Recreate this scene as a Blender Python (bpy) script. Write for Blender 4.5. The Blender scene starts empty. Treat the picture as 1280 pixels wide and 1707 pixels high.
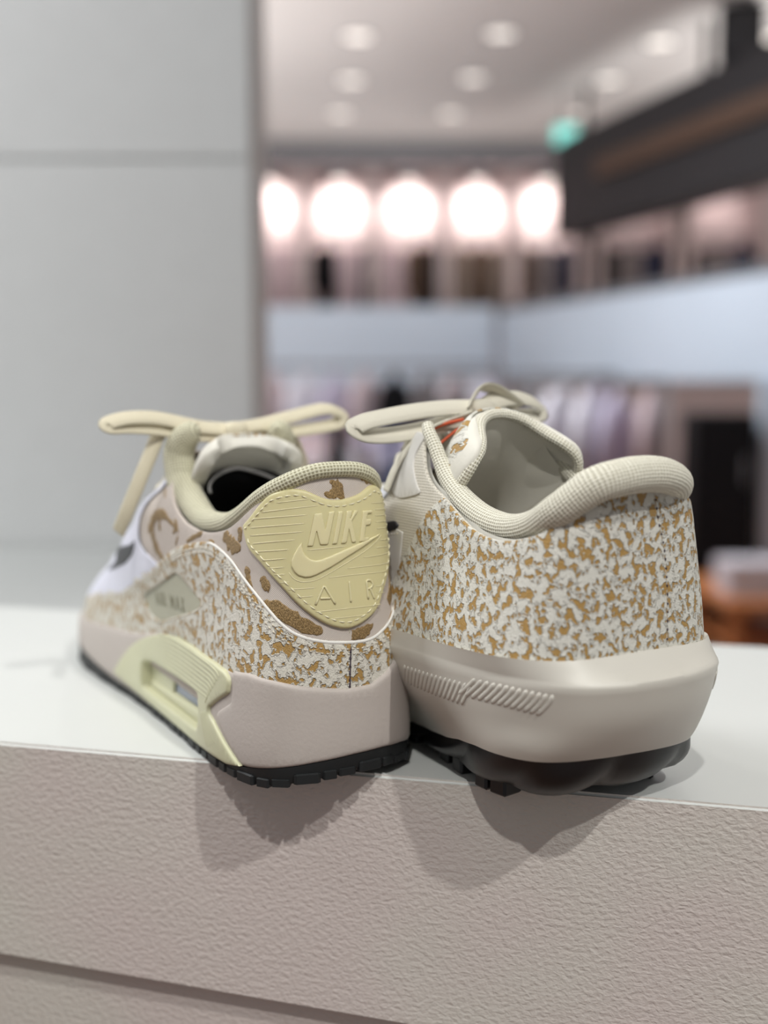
import bpy, bmesh, math, random
import numpy as np
from mathutils import Vector, Matrix
from mathutils.geometry import delaunay_2d_cdt

random.seed(5)
SC = bpy.context.scene
COL = SC.collection
TOP = 1.05            # height of the display ledge above the floor, metres

# ------------------------------------------------------------------ camera
cd = bpy.data.cameras.new('camera'); cam = bpy.data.objects.new('camera', cd); COL.objects.link(cam)
cd.sensor_fit = 'VERTICAL'; cd.sensor_height = 36.0; cd.lens = 1950/1707*36
cam.location = (0, 0, TOP+.140)
cam.rotation_euler = (math.pi/2-math.atan((853.5-640)/1950), 0, 0)
cd.clip_start = .02; cd.clip_end = 60
cd.dof.use_dof = True; cd.dof.focus_distance = .40; cd.dof.aperture_fstop = 4.3
SC.camera = cam

# ------------------------------------------------------------------ view, world, lamps
SC.view_settings.view_transform = 'Standard'; SC.view_settings.look = 'None'
SC.view_settings.exposure = 0.02; SC.view_settings.gamma = 1.0
SC.view_settings.use_curve_mapping = False
SC.cycles.use_denoising = True
SC.cycles.max_bounces = 6
wd = bpy.data.worlds.new('world'); SC.world = wd; wd.use_nodes = True
wb = wd.node_tree.nodes['Background']; wb.inputs[0].default_value = (.985, .99, 1.0, 1); wb.inputs[1].default_value = .27

def spot(name, loc, aim, power, size=.03, angle=27, col=(1, .985, .95)):
    l = bpy.data.lights.new(name, 'SPOT'); l.energy = power; l.shadow_soft_size = size; l.spot_size = math.radians(angle); l.spot_blend = .6
    l.color = col
    o = bpy.data.objects.new(name, l); COL.objects.link(o); o.location = loc
    o.rotation_euler = (Vector(aim)-Vector(loc)).to_track_quat('-Z', 'Y').to_euler()
    return o
AIM = (.03, .45, TOP+.04)
spot('ceiling_spot_front', (-.15, -1.12, 2.95), AIM, 92, .022)
spot('ceiling_spot_right', (.95, -.95, 2.95), AIM, 94, .022)
spot('ceiling_spot_back', (.45, 1.35, 2.95), AIM, 9, .022)
spot('ceiling_spot_left', (-.75, .55, 2.95), AIM, 12, .03)
spot('ceiling_spot_top', (.16, .44, 2.95), AIM, 3, .05)

# ------------------------------------------------------------------ shoe surfaces
def cr(P, n):
    """Catmull-Rom (centripetal-ish uniform) through the rows of P, n samples per span."""
    P = np.asarray(P, float)
    Q = np.vstack([2*P[0]-P[1], P, 2*P[-1]-P[-2]])
    t = np.linspace(0, 1, n, endpoint=False)[:, None]
    out = []
    for i in range(1, len(Q)-2):
        a, b, c, d = Q[i-1], Q[i], Q[i+1], Q[i+2]
        out.append(0.5*((2*b)+(c-a)*t+(2*a-5*b+4*c-d)*t*t+(3*b-a-3*c+d)*t**3))
    out.append(P[-1][None])
    return np.vstack(out)

def resample(P, step=None, n=None, closed=False):
    P = np.asarray(P, float)
    if closed: P = np.vstack([P, P[:1]])
    d = np.r_[0, np.cumsum(np.linalg.norm(np.diff(P, axis=0), axis=1))]
    if n is None: n = max(2, int(round(d[-1]/step))+1)
    q = np.linspace(0, d[-1], n)
    R = np.stack([np.interp(q, d, P[:, k]) for k in range(P.shape[1])], 1)
    return R[:-1] if closed else R

class Surf:
    """Side wall of a shoe as stacked plan contours: levels = [(z, left [(x, y)...], right or None)], mm.
    Parameters: s = arc length from the heel centre (left +, right -) on that level, z = height."""
    DS = .5; DZ = .5
    def __init__(self, levels):
        zs, rows = [], []
        for z, L, R in levels:
            if R is None: R = [(x, -y) for x, y in L]
            q = np.array(list(reversed(R))[:-1] + list(L), float)
            c = cr(q, 12)
            h = (len(R)-1)*12
            d = np.r_[0, np.cumsum(np.linalg.norm(np.diff(c, axis=0), axis=1))]
            zs.append(z); rows.append((c, d-d[h]))
        self.smax = max(r[1][-1] for r in rows); self.smin = min(r[1][0] for r in rows)
        self.S = np.arange(self.smin, self.smax+self.DS, self.DS)
        lev = []
        for c, d in rows:
            lev.append(np.stack([np.interp(self.S, d, c[:, 0]), np.interp(self.S, d, c[:, 1])], 1))
        lev = np.array(lev); zs = np.array(zs, float)
        self.Z = np.arange(zs[0], zs[-1]+self.DZ*.5, self.DZ)
        # natural-ish cubic in z: Hermite with finite difference slopes
        m = np.gradient(lev, zs, axis=0)
        T = np.zeros((len(self.Z), len(self.S), 3))
        for i, z in enumerate(self.Z):
            k = min(max(np.searchsorted(zs, z)-1, 0), len(zs)-2)
            h = zs[k+1]-zs[k]; t = (z-zs[k])/h
            T[i, :, :2] = ((2*t**3-3*t*t+1)*lev[k]+(t**3-2*t*t+t)*h*m[k]+(-2*t**3+3*t*t)*lev[k+1]+(t**3-t*t)*h*m[k+1])
            T[i, :, 2] = z
        # light smoothing along s
        ker = np.array([1, 2, 3, 4, 3, 2, 1.]); ker /= ker.sum()
        for k in (0, 1):
            pad = np.pad(T[:, :, k], ((0, 0), (3, 3)), mode='edge')
            T[:, :, k] = sum(ker[j]*pad[:, j:j+T.shape[1]] for j in range(7))
        self.T = T
        ds = np.gradient(T, self.DS, axis=1); dz = np.gradient(T, self.DZ, axis=0)
        N = np.cross(dz, ds)
        l = np.linalg.norm(N, axis=2, keepdims=True)
        N = N/np.maximum(l, 1e-9)
        bad = l[:, :, 0] < .02
        if bad.any():
            for i in range(N.shape[0]):
                g = np.where(~bad[i])[0]
                b = np.where(bad[i])[0]
                if len(g) and len(b):
                    j = g[np.abs(b[:, None]-g[None]).argmin(1)]
                    N[i, b] = N[i, j]
        self.N = N
    def _bi(self, A, s, z):
        s = np.asarray(s, float); z = np.asarray(z, float)
        u = np.clip((s-self.S[0])/self.DS, 0, len(self.S)-1.001); v = np.clip((z-self.Z[0])/self.DZ, 0, len(self.Z)-1.001)
        i = u.astype(int); j = v.astype(int); fu = (u-i)[:, None]; fv = (v-j)[:, None]
        return (A[j, i]*(1-fu)+A[j, i+1]*fu)*(1-fv)+(A[j+1, i]*(1-fu)+A[j+1, i+1]*fu)*fv
    def P(self, s, z): return self._bi(self.T, s, z)
    def Nn(self, s, z):
        n = self._bi(self.N, s, z); return n/np.maximum(np.linalg.norm(n, axis=1, keepdims=True), 1e-9)
    def off(self, s, z, o):
        s = np.atleast_1d(np.asarray(s, float)); z = np.atleast_1d(np.asarray(z, float))
        return self.P(s, z)+self.Nn(s, z)*np.reshape(o, (-1, 1))
# ---- left shoe (A): contours in mm, x forward from the heel, y to its left, z up
A_UP = Surf([
 (14, [(2,0),(3,12),(6,21.5),(13,28.5),(30,32.5),(60,33),(100,32),(140,32),(180,34),(220,34),(248,25),(264,11),(267,0)], None),
 (26, [(2,0),(3,12),(6,21.5),(13,28.5),(30,32.5),(60,33),(100,32),(140,32),(180,34),(220,34),(248,25),(264,11),(267,0)], None),
 (36, [(2,0),(3,12),(6,21),(13,28),(30,32),(60,32.5),(100,31),(140,31),(180,33),(218,32),(244,22),(256,9),(258,0)], None),
 (48, [(2.5,0),(3.5,11.5),(7,20.5),(14,27),(30,30.5),(60,31.5),(100,31),(140,31.5),(178,32),(208,28),(229,17),(237,7),(238,0)], None),
 (60, [(3.5,0),(4.5,11),(8,19.5),(15,25.5),(30,29),(60,30),(100,32),(135,33.5),(165,32.5),(191,26),(206,15),(213,6),(214,0)], None),
 (75, [(5.5,0),(6.5,10.5),(10,18.5),(17,24),(30,27.7),(60,30),(90,32),(118,33.5),(142,33),(166,26),(179,15),(184,6),(186,0)], None),
 (90, [(7,0),(8,10),(11.5,17.5),(18,22.5),(30,26),(55,27.8),(80,29.8),(104,32),(126,31),(145,24),(155,13),(159,5),(161,0)], None),
 (105, [(9,0),(10,9.5),(13.5,16.5),(19,21),(30,24.5),(50,26.2),(70,27.3),(92,28),(112,24.5),(124,16),(130,8),(133,3),(134,0)], None),
 (124, [(11,0),(12,9),(15.5,15.5),(20,19.5),(30,23),(45,24.5),(62,25),(82,24),(98,19),(108,12),(113,6),(115,3),(116,0)], None)])
A_MID = Surf([
 (0, [(0,0),(1,12),(4,21.5),(10,28.5),(21,33),(45,35),(90,34),(140,34),(190,37),(228,36),(254,26),(270,11),(273,0)], None),
 (14, [(-.6,0),(.4,12),(3.4,21.5),(9.5,29),(21,33.5),(45,35.5),(90,35),(140,35),(190,37.5),(230,36),(256,26),(273,11),(276,0)], None),
 (28, [(0,0),(1,12),(4,21.3),(10.5,28.6),(22,32.8),(45,34.5),(90,34),(140,34),(190,36),(229,34.5),(255,25),(271,11),(274,0)], None),
 (40, [(.4,0),(1.4,12),(4.4,21),(11,28),(23,32),(45,33.8),(90,33),(140,33),(185,34),(222,32),(248,23),(264,10),(267,0)], None),
 (50, [(.6,0),(1.6,12),(4.6,20.8),(11.5,27.5),(24,31.2),(45,33),(90,32),(140,31.5),(180,31.5),(212,29),(236,20),(250,9),(252,0)], None)])
# ---- right shoe (B)
B_UP = Surf([
 (46, [(11.5,0),(12,14),(15.5,29),(30,40),(50,43),(80,43),(110,41.5),(150,42),(190,45),(222,42),(246,29),(260,11),(262,0)],
      [(11.5,0),(12,-13),(13.5,-27),(18.5,-36.5),(27,-41.5),(50,-44),(80,-42.5),(110,-40),(150,-38),(190,-41),(224,-39),(248,-26),(260,-10),(262,0)]),
 (56, [(12,0),(12.5,14),(16,28.5),(30,39),(50,42),(80,41.5),(110,39),(150,38),(186,38),(214,32),(234,20),(243,8),(245,0)],
      [(12,0),(12.5,-13),(14,-26.5),(19,-36),(27,-41),(50,-43),(80,-41),(110,-38),(150,-36),(186,-36),(214,-30),(234,-18),(243,-7),(245,0)]),
 (68, [(12.5,0),(13,13),(16.5,26.5),(29,36),(50,38.5),(80,37.5),(110,34),(145,31.5),(175,28),(198,20),(211,10),(216,4),(217,0)],
      [(12.5,0),(13,-12.5),(14.5,-25.5),(19,-34.5),(27,-39.5),(50,-41),(80,-38.5),(110,-34.5),(145,-31),(175,-27),(198,-19),(211,-9),(216,-3),(217,0)]),
 (80, [(13,0),(13.5,12),(17,24.5),(28,33),(48,35),(75,34.5),(105,33.5),(135,31.5),(160,25),(177,15),(185,7),(188,3),(189,0)],
      [(13,0),(13.5,-12),(15,-24),(19.5,-33),(28,-38),(48,-38.5),(75,-36.5),(100,-33),(130,-28.5),(155,-22),(172,-13),(181,-6),(184,-2),(185,0)]),
 (94, [(13.5,0),(14,11),(17.5,22),(27,29.5),(45,31.8),(70,32),(95,33),(120,31.5),(140,22),(150,12),(155,5),(157,2),(158,0)],
      [(13.5,0),(14,-11.5),(15.5,-22.5),(20,-31),(29,-35.5),(46,-36),(70,-34),(90,-30.5),(110,-25),(130,-17),(142,-9.5),(148,-5),(150,-2),(151,0)]),
 (108, [(14,0),(14.8,10),(18,19),(26,26),(42,28.5),(62,29),(85,30.5),(105,30),(121,23),(131,13),(135,6),(137,2),(138,0)],
      [(14,0),(14.5,-11),(16,-21),(20.5,-28.5),(29,-32.5),(44,-33),(62,-31.5),(80,-28),(98,-22),(112,-15),(121,-8),(125,-4),(127,-2),(128,0)]),
 (130, [(14,0),(15,9.5),(18.5,17.5),(26,23.5),(42,26.5),(60,27),(82,26.5),(100,22),(111,15),(117,8),(120,4),(122,2),(123,0)],
      [(14,0),(14.5,-10),(16,-19),(20.5,-26),(29,-30),(44,-31),(60,-29.5),(76,-26),(92,-19),(103,-12),(109,-7),(112,-4),(113,-2),(114,0)])])
B_MID = Surf([
 (0, [(40,0),(41,6),(44,12),(50,17),(60,20),(74,21),(86,20),(98,18),(112,17),(142,20),(180,33),(214,34),(234,24),(244,10),(246,0)],
     [(40,0),(40.5,-9),(42,-19),(46,-28),(54,-33),(70,-34),(86,-32),(98,-29),(112,-28),(142,-28),(180,-34),(214,-34),(234,-24),(244,-10),(246,0)]),
 (8, [(26,0),(27,8),(29.5,18),(36,25.5),(48,28),(64,27.5),(80,25),(96,22),(112,20.5),(142,23),(180,36),(217,37.5),(242,26),(253,10),(255,0)],
     [(26,0),(26,-12),(27,-24),(31,-33),(43,-38),(62,-37.5),(80,-35),(96,-34),(112,-32.5),(142,-32),(180,-37),(217,-37),(242,-26),(253,-10),(255,0)]),
 (20, [(15,0),(16,9),(19,22),(25,31),(36,36),(50,36.5),(68,34),(88,30),(112,28),(142,30),(182,41),(221,42),(249,28),(262,10),(264,0)],
     [(15,0),(14.5,-11),(15.5,-24),(20,-34),(31,-40),(48,-42),(66,-41),(88,-39),(112,-37),(142,-35),(182,-40),(221,-41),(249,-28),(262,-10),(264,0)]),
 (33, [(6,0),(7,11),(11.5,24.5),(21,33),(35,39),(53,41),(74,40.5),(98,38.5),(120,38),(148,39),(186,46),(224,45),(253,31),(268,11),(270,0)],
     [(6,0),(6.5,-10),(8.5,-23),(14,-35),(25,-42),(43,-45),(64,-44.5),(88,-42),(112,-39.5),(142,-38),(184,-43),(223,-44),(252,-30),(268,-11),(270,0)]),
 (47, [(1,0),(2,12),(7,26),(18,35),(33,41),(55,44),(78,45),(104,44.5),(128,44),(155,45),(190,49),(226,47),(255,33),(271,12),(273,0)],
     [(1,0),(1.6,-10),(4,-22),(9.5,-34.5),(19,-42),(38,-46.5),(60,-47.5),(86,-45.5),(112,-43),(142,-41),(184,-45),(224,-46),(254,-32),(271,-12),(273,0)])])

D = {
 'mud_top': [(216.6,40.9),(185.6,46.2),(157.5,55.5),(125.8,65.1),(104.7,73.7),(89.0,77.8),(75.7,80.2),(69.7,80.4),(62.7,80.0),(50.7,77.0),(42.1,72.5),(35.3,68.2),(28.5,62.9),(23.6,58.0),(18.5,54.2),(12.6,52.0),(6.3,50.7),(-0.8,50.0),(-6.0,49.8),(-11.2,50.6),(-15.4,52.5),(-18.7,54.5),(-22.5,58.1)],
 'diamond': [(149.1,49.1),(125.8,56.8),(105.7,64.2),(102.5,64.7),(96.0,62.8),(80.7,57.2),(81.2,55.5),(90.2,51.7),(129.1,41.7),(135.3,41.2),(143.9,42.1)],
 'eyestay_edge': [(110.7,97.3),(131.6,95.0),(137.1,90.9),(141.6,86.6),(151.6,81.0),(153.6,77.1),(143.8,74.2),(138.0,71.4),(128.6,68.4),(120.6,67.2)],
 'swoosh_side': [(207.1,60.4),(206.1,59.8),(207.6,56.9),(205.1,60.0),(178.1,67.0),(164.1,68.0),(172.4,63.5),(187.6,58.0),(206.1,52.5),(228.1,50.0),(209.1,55.4),(206.6,58.9)],
 'tab': [(39.8,89.1),(38.1,91.2),(35.4,93.1),(26.9,100.3),(22.9,102.4),(19.7,103.3),(15.9,103.9),(11.7,103.2),(6.7,100.8),(2.0,99.7),(-3.1,100.1),(-8.6,101.5),(-12.8,103.5),(-15.8,103.9),(-19.1,102.8)],
 'tab2': [(-16.8,66.5),(-13.3,60.9),(-7.8,57.0),(-1.8,55.0),(3.6,55.5),(9.7,58.3),(16.2,63.5),(22.7,70.8),(30.0,77.6),(36.7,82.5),(39.8,85.6)],
 'let_N': [(12.7,84.2),(9.8,95.2),(7.2,95.4),(6.5,89.6),(4.7,95.6),(2.7,95.8),(5.8,84.6),(8.5,84.6),(9.4,89.5),(10.9,84.3)],
 'let_I': [(4.2,84.6),(1.3,95.6),(-0.5,95.7),(2.5,84.7)],
 'let_K': [(0.9,84.6),(-1.9,95.6),(-4.0,95.7),(-3.2,92.9),(-5.0,95.7),(-6.4,95.6),(-3.6,92.2),(-4.8,84.7),(-3.2,84.7),(-2.3,89.5),(-1.0,84.7)],
 'let_E': [(-6.2,84.7),(-8.4,95.3),(-12.6,95.1),(-12.3,94.1),(-10.3,94.2),(-9.6,92.2),(-11.8,92.1),(-11.3,90.2),(-9.2,90.2),(-8.3,86.0),(-10.4,86.0),(-10.2,84.9),(-8.7,84.6)],
 'let_A1': [(11.2,64.1),(9.6,67.3),(7.9,70.5),(6.2,67.2),(4.4,63.9)],
 'let_A2': [(9.5,66.1),(6.1,66.0)],
 'let_I2': [(-1.4,71.2),(-1.5,67.6),(-1.6,64.1)],
 'let_R1': [(-8.6,64.4),(-8.4,67.8),(-8.3,71.0),(-10.2,70.7),(-11.1,69.3),(-10.0,67.9),(-8.5,67.9)],
 'let_R2': [(-9.7,67.7),(-10.4,66.1),(-11.2,64.3)],
 'tab_swoosh': [(14.3,85.8),(15.7,83.9),(17.1,81.5),(18.0,79.3),(18.1,77.2),(17.3,75.4),(16.2,74.2),(14.1,73.5),(12.2,73.6),(10.2,74.3),(5.4,76.5),(-1.1,79.8),(-7.2,82.6),(-11.8,84.8),(-16.2,86.5),(-11.9,85.7),(-7.3,84.5),(-1.2,82.6),(5.2,80.5),(8.2,79.5),(10.1,79.2),(12.0,79.7),(13.4,80.9),(14.2,82.5),(14.4,84.2)],
 'tab_groove': [(19.1,75.3),(17.9,73.3),(16.1,72.2),(14.2,71.9),(10.6,72.4),(5.5,74.6),(-0.9,77.7),(-7.1,80.5),(-13.4,83.7),(-16.9,86.0)],
 'ridge_0': [(22.0,98.9),(11.0,100.3)],
 'ridge_1': [(28.7,95.2),(17.3,97.0),(8.1,98.0)],
 'ridge_2': [(32.8,92.6),(20.8,94.1),(12.1,94.9)],
 'ridge_3': [(34.6,89.4),(22.0,91.1),(12.8,92.0)],
 'ridge_4': [(34.6,86.7),(22.5,88.3),(13.7,89.2)],
 'ridge_5': [(33.5,84.0),(23.9,85.5),(16.6,86.4)],
 'ridge_6': [(32.1,81.4),(18.6,83.1)],
 'ridge_7': [(29.4,78.6),(19.7,80.0)],
 'ridge_8': [(26.4,76.2),(20.6,77.0)],
 'ridge_9': [(24.3,74.1),(20.3,74.6)],
 'ridge_10': [(22.4,71.5),(19.2,72.0)],
 'ridge_11': [(19.9,69.4),(10.7,69.8)],
 'ridge_12': [(17.3,66.7),(11.7,67.0)],
 'ridge_13': [(15.2,64.3),(12.8,64.5)],
 'ridge_14': [(11.5,61.6),(-0.5,61.9),(-14.4,61.8)],
 'ridge_15': [(5.6,58.9),(-7.9,59.0)],
 'ridge_16': [(-1.0,75.7),(-9.2,75.8),(-20.5,75.5)],
 'ridge_17': [(6.2,73.0),(-4.8,73.3),(-19.6,72.8)],
 'ridge_18': [(-12.2,68.3),(-17.5,68.1)],
 'ridge_19': [(-12.3,65.9),(-16.7,65.6)],
 'ridge_20': [(-15.9,84.3),(-24.4,83.5)],
 'ridge_21': [(-13.3,81.9),(-23.9,81.1)],
 'ridge_22': [(-7.6,79.0),(-22.2,79.0)],
 'ridge_23': [(-12.6,97.6),(-23.9,97.0)],
 'ridge_24': [(-14.2,95.2),(-24.4,94.5)],
 'ridge_25': [(-14.0,93.1),(-24.4,92.4)],
 'ridge_26': [(-14.1,90.9),(-24.9,90.1)],
 'ridge_27': [(-14.3,88.5),(-24.4,87.9)],
 'ridge_28': [(12.8,82.8),(6.2,83.2),(-1.4,83.5)],
 'emb_0': [(116.0,69.8),(120.2,71.4),(124.5,73.9),(128.4,76.5),(126.6,80.1),(123.2,83.5),(117.4,86.0),(111.0,86.8),(107.0,85.9)],
 'emb_1': [(116.0,85.0),(117.2,82.4),(116.8,79.5)],
 'emb_2': [(108.0,85.4),(103.8,84.2),(101.2,82.3),(104.0,80.2)],
 'emb_3': [(-213.4,78.6),(100.6,85.1)],
 'emb_4': [(133.0,77.7),(128.3,76.9),(131.4,78.7)],
 'emb_5': [(120.1,96.5),(112.8,94.6)],
 'emb_6': [(131.4,80.0),(208.6,67.0)],
 'emb_7': [(98.6,80.1),(101.9,75.6)],
 'emb_8': [(76.2,83.5),(84.4,80.8),(90.7,78.5)],
 'emb_9': [(55.7,86.2),(54.6,84.0),(51.8,82.4),(47.9,81.6),(43.0,81.7)],
 'emb_10': [(44.4,88.8),(43.5,86.0),(45.0,83.6)],
 'emb_11': [(39.3,75.7),(38.4,73.3),(37.9,70.8),(35.8,68.5)],
 'emb_12': [(30.6,73.0),(28.8,70.3),(26.9,69.8)],
 'emb_13': [(70.6,81.1),(64.9,81.0)],
 'embp_0': [(29.5,64.8),(24.6,65.7),(18.7,62.4),(13.5,58.9),(8.5,55.8),(9.7,53.1),(15.7,54.2),(21.4,57.7),(26.6,60.4),(29.9,62.5)],
 'embp_1': [(-2.5,54.3),(-8.6,55.4),(-11.5,55.5),(-9.6,51.6),(-7.1,50.2),(-1.7,50.5)],
 'embp_2': [(3.2,106.5),(-0.2,106.8),(-1.8,104.8),(-2.1,102.2),(-2.0,99.7),(4.7,100.5),(5.6,102.5),(2.3,103.4)],
 'embp_3': [(-6.7,107.6),(-15.4,106.5),(-17.2,104.1),(-12.8,104.7)],
 'collar_bot': [(100.3,89.7),(95.0,86.9),(89.8,85.3),(77.0,83.9),(62.0,85.4),(49.2,89.3),(32.9,97.9),(21.3,104.6),(13.4,107.2),(3.1,107.6),(-7.7,108.2),(-17.9,106.5)],
 'mid_top': [(197.6,28.0),(165.8,29.8),(123.9,37.5),(78.5,38.6),(49.6,38.3),(38.8,39.5),(27.9,38.2),(16.6,36.0),(1.5,33.7),(-8.6,34.0),(-16.3,37.7),(-21.1,42.4)],
 'wrap_left': [(48.6,38.6),(48.4,33.1),(49.6,27.3),(53.8,25.1),(59.8,22.0),(61.9,20.0),(60.2,17.2),(51.8,11.2),(42.1,5.8)],
 'mid_bot': [(191.8,3.7),(152.0,1.7),(96.1,1.6),(63.8,2.0),(43.0,5.4),(28.5,7.2),(14.2,8.9),(-1.3,10.1),(-13.2,10.7),(-23.6,10.6)],
 'cass': [(185.4,11.1),(176.8,17.8),(167.0,24.0),(156.7,28.7),(144.2,32.9),(133.0,35.7),(122.1,37.8),(106.2,39.7),(90.3,39.7),(76.8,39.0),(63.5,38.6),(53.0,37.4),(49.8,35.8),(49.2,33.9),(50.2,30.2),(59.4,25.6),(67.1,21.3),(67.0,19.3),(62.9,17.8),(54.4,12.8),(41.8,5.7),(51.4,4.1),(62.1,4.0),(76.5,4.0),(111.4,4.2),(149.1,5.0),(171.7,6.2),(188.7,8.1)],
 'cass_hole': [(149.0,19.7),(145.3,22.2),(135.8,23.6),(124.4,23.9),(82.4,24.0),(78.2,21.3),(77.1,16.9),(78.8,10.9),(83.8,9.9),(119.0,9.7),(145.7,10.3),(149.3,11.9)],
 'b_seam': [(-7.2,106.2),(-9.1,95.9),(-11.9,85.9),(-13.2,70.1),(-12.8,55.0)],
 'b_bound': [(83.0,100.5),(88.0,97.7),(95.1,90.8),(102.2,84.2),(111.0,76.1)],
 'b_collar_bot': [(83.1,100.4),(72.7,94.2),(61.8,90.4),(49.1,89.5),(38.3,91.5),(29.6,95.2),(20.0,101.0),(7.4,105.3),(-7.8,106.2),(-24.1,103.6)],
 'b_base': [(96.3,53.0),(73.2,53.4),(50.7,54.1),(31.4,54.3),(15.0,54.7),(-7.6,55.6),(-27.2,55.0)],
 'b_swoosh': [(119.0,88.3),(111.0,90.2),(109.9,89.0),(112.3,87.3),(118.0,85.2)],
 'b_white': [(134.8,100.5),(121.8,110.5),(112.2,109.7),(111.7,102.7),(115.8,100.8),(130.8,97.3)],
 'b_eyestay': [(120.9,113.7),(106.4,118.7),(93.9,117.3),(85.9,108.3),(84.5,105.1),(96.0,101.0),(-179.2,97.3),(105.9,107.0)],
 'b_edge': [(104.2,37.3),(89.0,33.7),(70.6,21.9),(59.1,19.8),(45.2,19.9),(33.7,19.8),(22.9,20.1),(8.7,20.1),(-13.1,19.8),(-35.2,19.0)],
 'groove_0': [(36.0,45.5),(38.2,41.6),(39.5,37.0)],
 'groove_1': [(38.1,45.7),(40.4,41.8),(41.8,37.3)],
 'groove_2': [(40.2,45.8),(42.6,42.0),(44.1,37.5)],
 'groove_3': [(42.5,46.0),(44.8,42.2),(46.4,37.8)],
 'groove_4': [(44.7,46.1),(47.1,42.4),(48.8,37.9)],
 'groove_5': [(47.0,46.2),(49.5,42.5),(51.3,38.1)],
 'groove_6': [(49.3,46.3),(52.0,42.6),(53.9,38.2)],
 'groove_7': [(51.7,46.4),(54.5,42.6),(56.5,38.2)],
 'groove_8': [(54.2,46.4),(57.2,42.6),(59.4,38.2)],
 'groove_9': [(56.8,46.3),(60.0,42.6),(62.4,38.1)],
 'groove_10': [(59.6,46.3),(63.0,42.5),(65.5,38.0)],
 'groove_11': [(62.4,46.1),(66.0,42.4),(68.8,37.9)],
 'groove_12': [(65.4,46.0),(69.2,42.2),(72.1,37.7)],
 'groove_13': [(68.5,45.8),(72.5,42.0),(75.7,37.5)],
 'groove_14': [(71.7,45.6),(75.9,41.8),(79.4,37.3)],
 'groove_15': [(75.0,45.4),(79.5,41.6),(83.3,37.0)],
 'groove_16': [(78.4,45.1),(83.1,41.3),(87.4,36.6)],
 'groove_17': [(81.9,44.9),(87.0,41.0),(91.7,36.2)],
 'groove_18': [(85.5,44.6),(91.0,40.6),(96.2,35.7)],
 'groove_19': [(89.3,44.2),(95.2,40.2),(101.2,35.1)],
 'a_pad': [(107.0,23.0,118.4),(110.3,23.0,112.8),(109.9,23.0,107.8),(105.1,23.0,99.4),(93.3,23.0,91.8),(77.7,23.0,86.5),(58.4,23.0,87.4),(43.2,23.0,91.8),(26.1,23.0,99.5),(9.1,23.0,106.9)],
 'a_heel': [(9.0,23.1,106.9),(9.0,16.8,109.6),(9.0,6.5,110.0),(9.0,-5.5,110.2),(9.0,-11.7,109.1)],
 'b_pad': [(96.3,25.0,122.2),(92.3,25.0,117.3),(88.7,25.0,112.1),(82.9,25.0,105.4),(72.7,25.0,98.3),(60.2,25.0,93.6),(46.7,25.0,92.2),(34.0,25.0,94.7),(22.1,25.0,100.8),(10.9,25.0,107.0)],
 'b_heel': [(12.0,24.0,106.9),(12.0,14.5,110.5),(12.0,4.7,111.8),(12.0,-4.2,111.6),(12.0,-12.1,109.8),(12.0,-18.8,106.8)],
 'a_tongue': [(100.0,17.1,113.6),(100.0,12.1,115.2),(100.0,4.7,116.3),(100.0,-5.7,116.3),(100.0,-18.3,116.7),(100.0,-24.7,112.5),(100.0,-24.6,106.6),(100.0,14.6,93.2),(100.0,2.2,106.2),(100.0,-15.1,102.1)],
 'a_lace': [(112.0,51.4,125.3),(112.0,41.7,127.9),(112.0,31.6,128.5),(112.0,13.5,124.5),(112.0,-0.1,122.8),(112.0,1.6,116.4),(112.0,13.6,118.7),(112.0,33.0,122.3),(112.0,-6.7,124.7),(112.0,-27.7,127.0),(112.0,-45.2,130.2),(112.0,-54.7,126.7),(112.0,-52.6,121.9),(112.0,-33.4,120.1),(112.0,-16.3,119.9),(112.0,31.3,119.8),(112.0,35.8,110.6),(112.0,41.2,98.4),(112.0,46.5,83.9),(112.0,-1.4,122.0)],
 'b_lace': [(122.0,30.6,125.2),(122.0,12.1,128.9),(122.0,-4.8,130.6),(122.0,-16.4,132.4),(122.0,30.6,121.8),(122.0,12.1,124.7),(122.0,-7.7,127.0),(122.0,-13.4,137.1),(122.0,-23.8,134.7),(122.0,-34.5,130.3),(122.0,-47.0,127.6),(122.0,0.8,120.7),(122.0,-22.4,128.0)],
}
# ------------------------------------------------------------------ materials
def lin(c):
    return tuple(((v/255)/12.92 if v/255 <= .04045 else ((v/255+.055)/1.055)**2.4) for v in c)+(1,)

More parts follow.
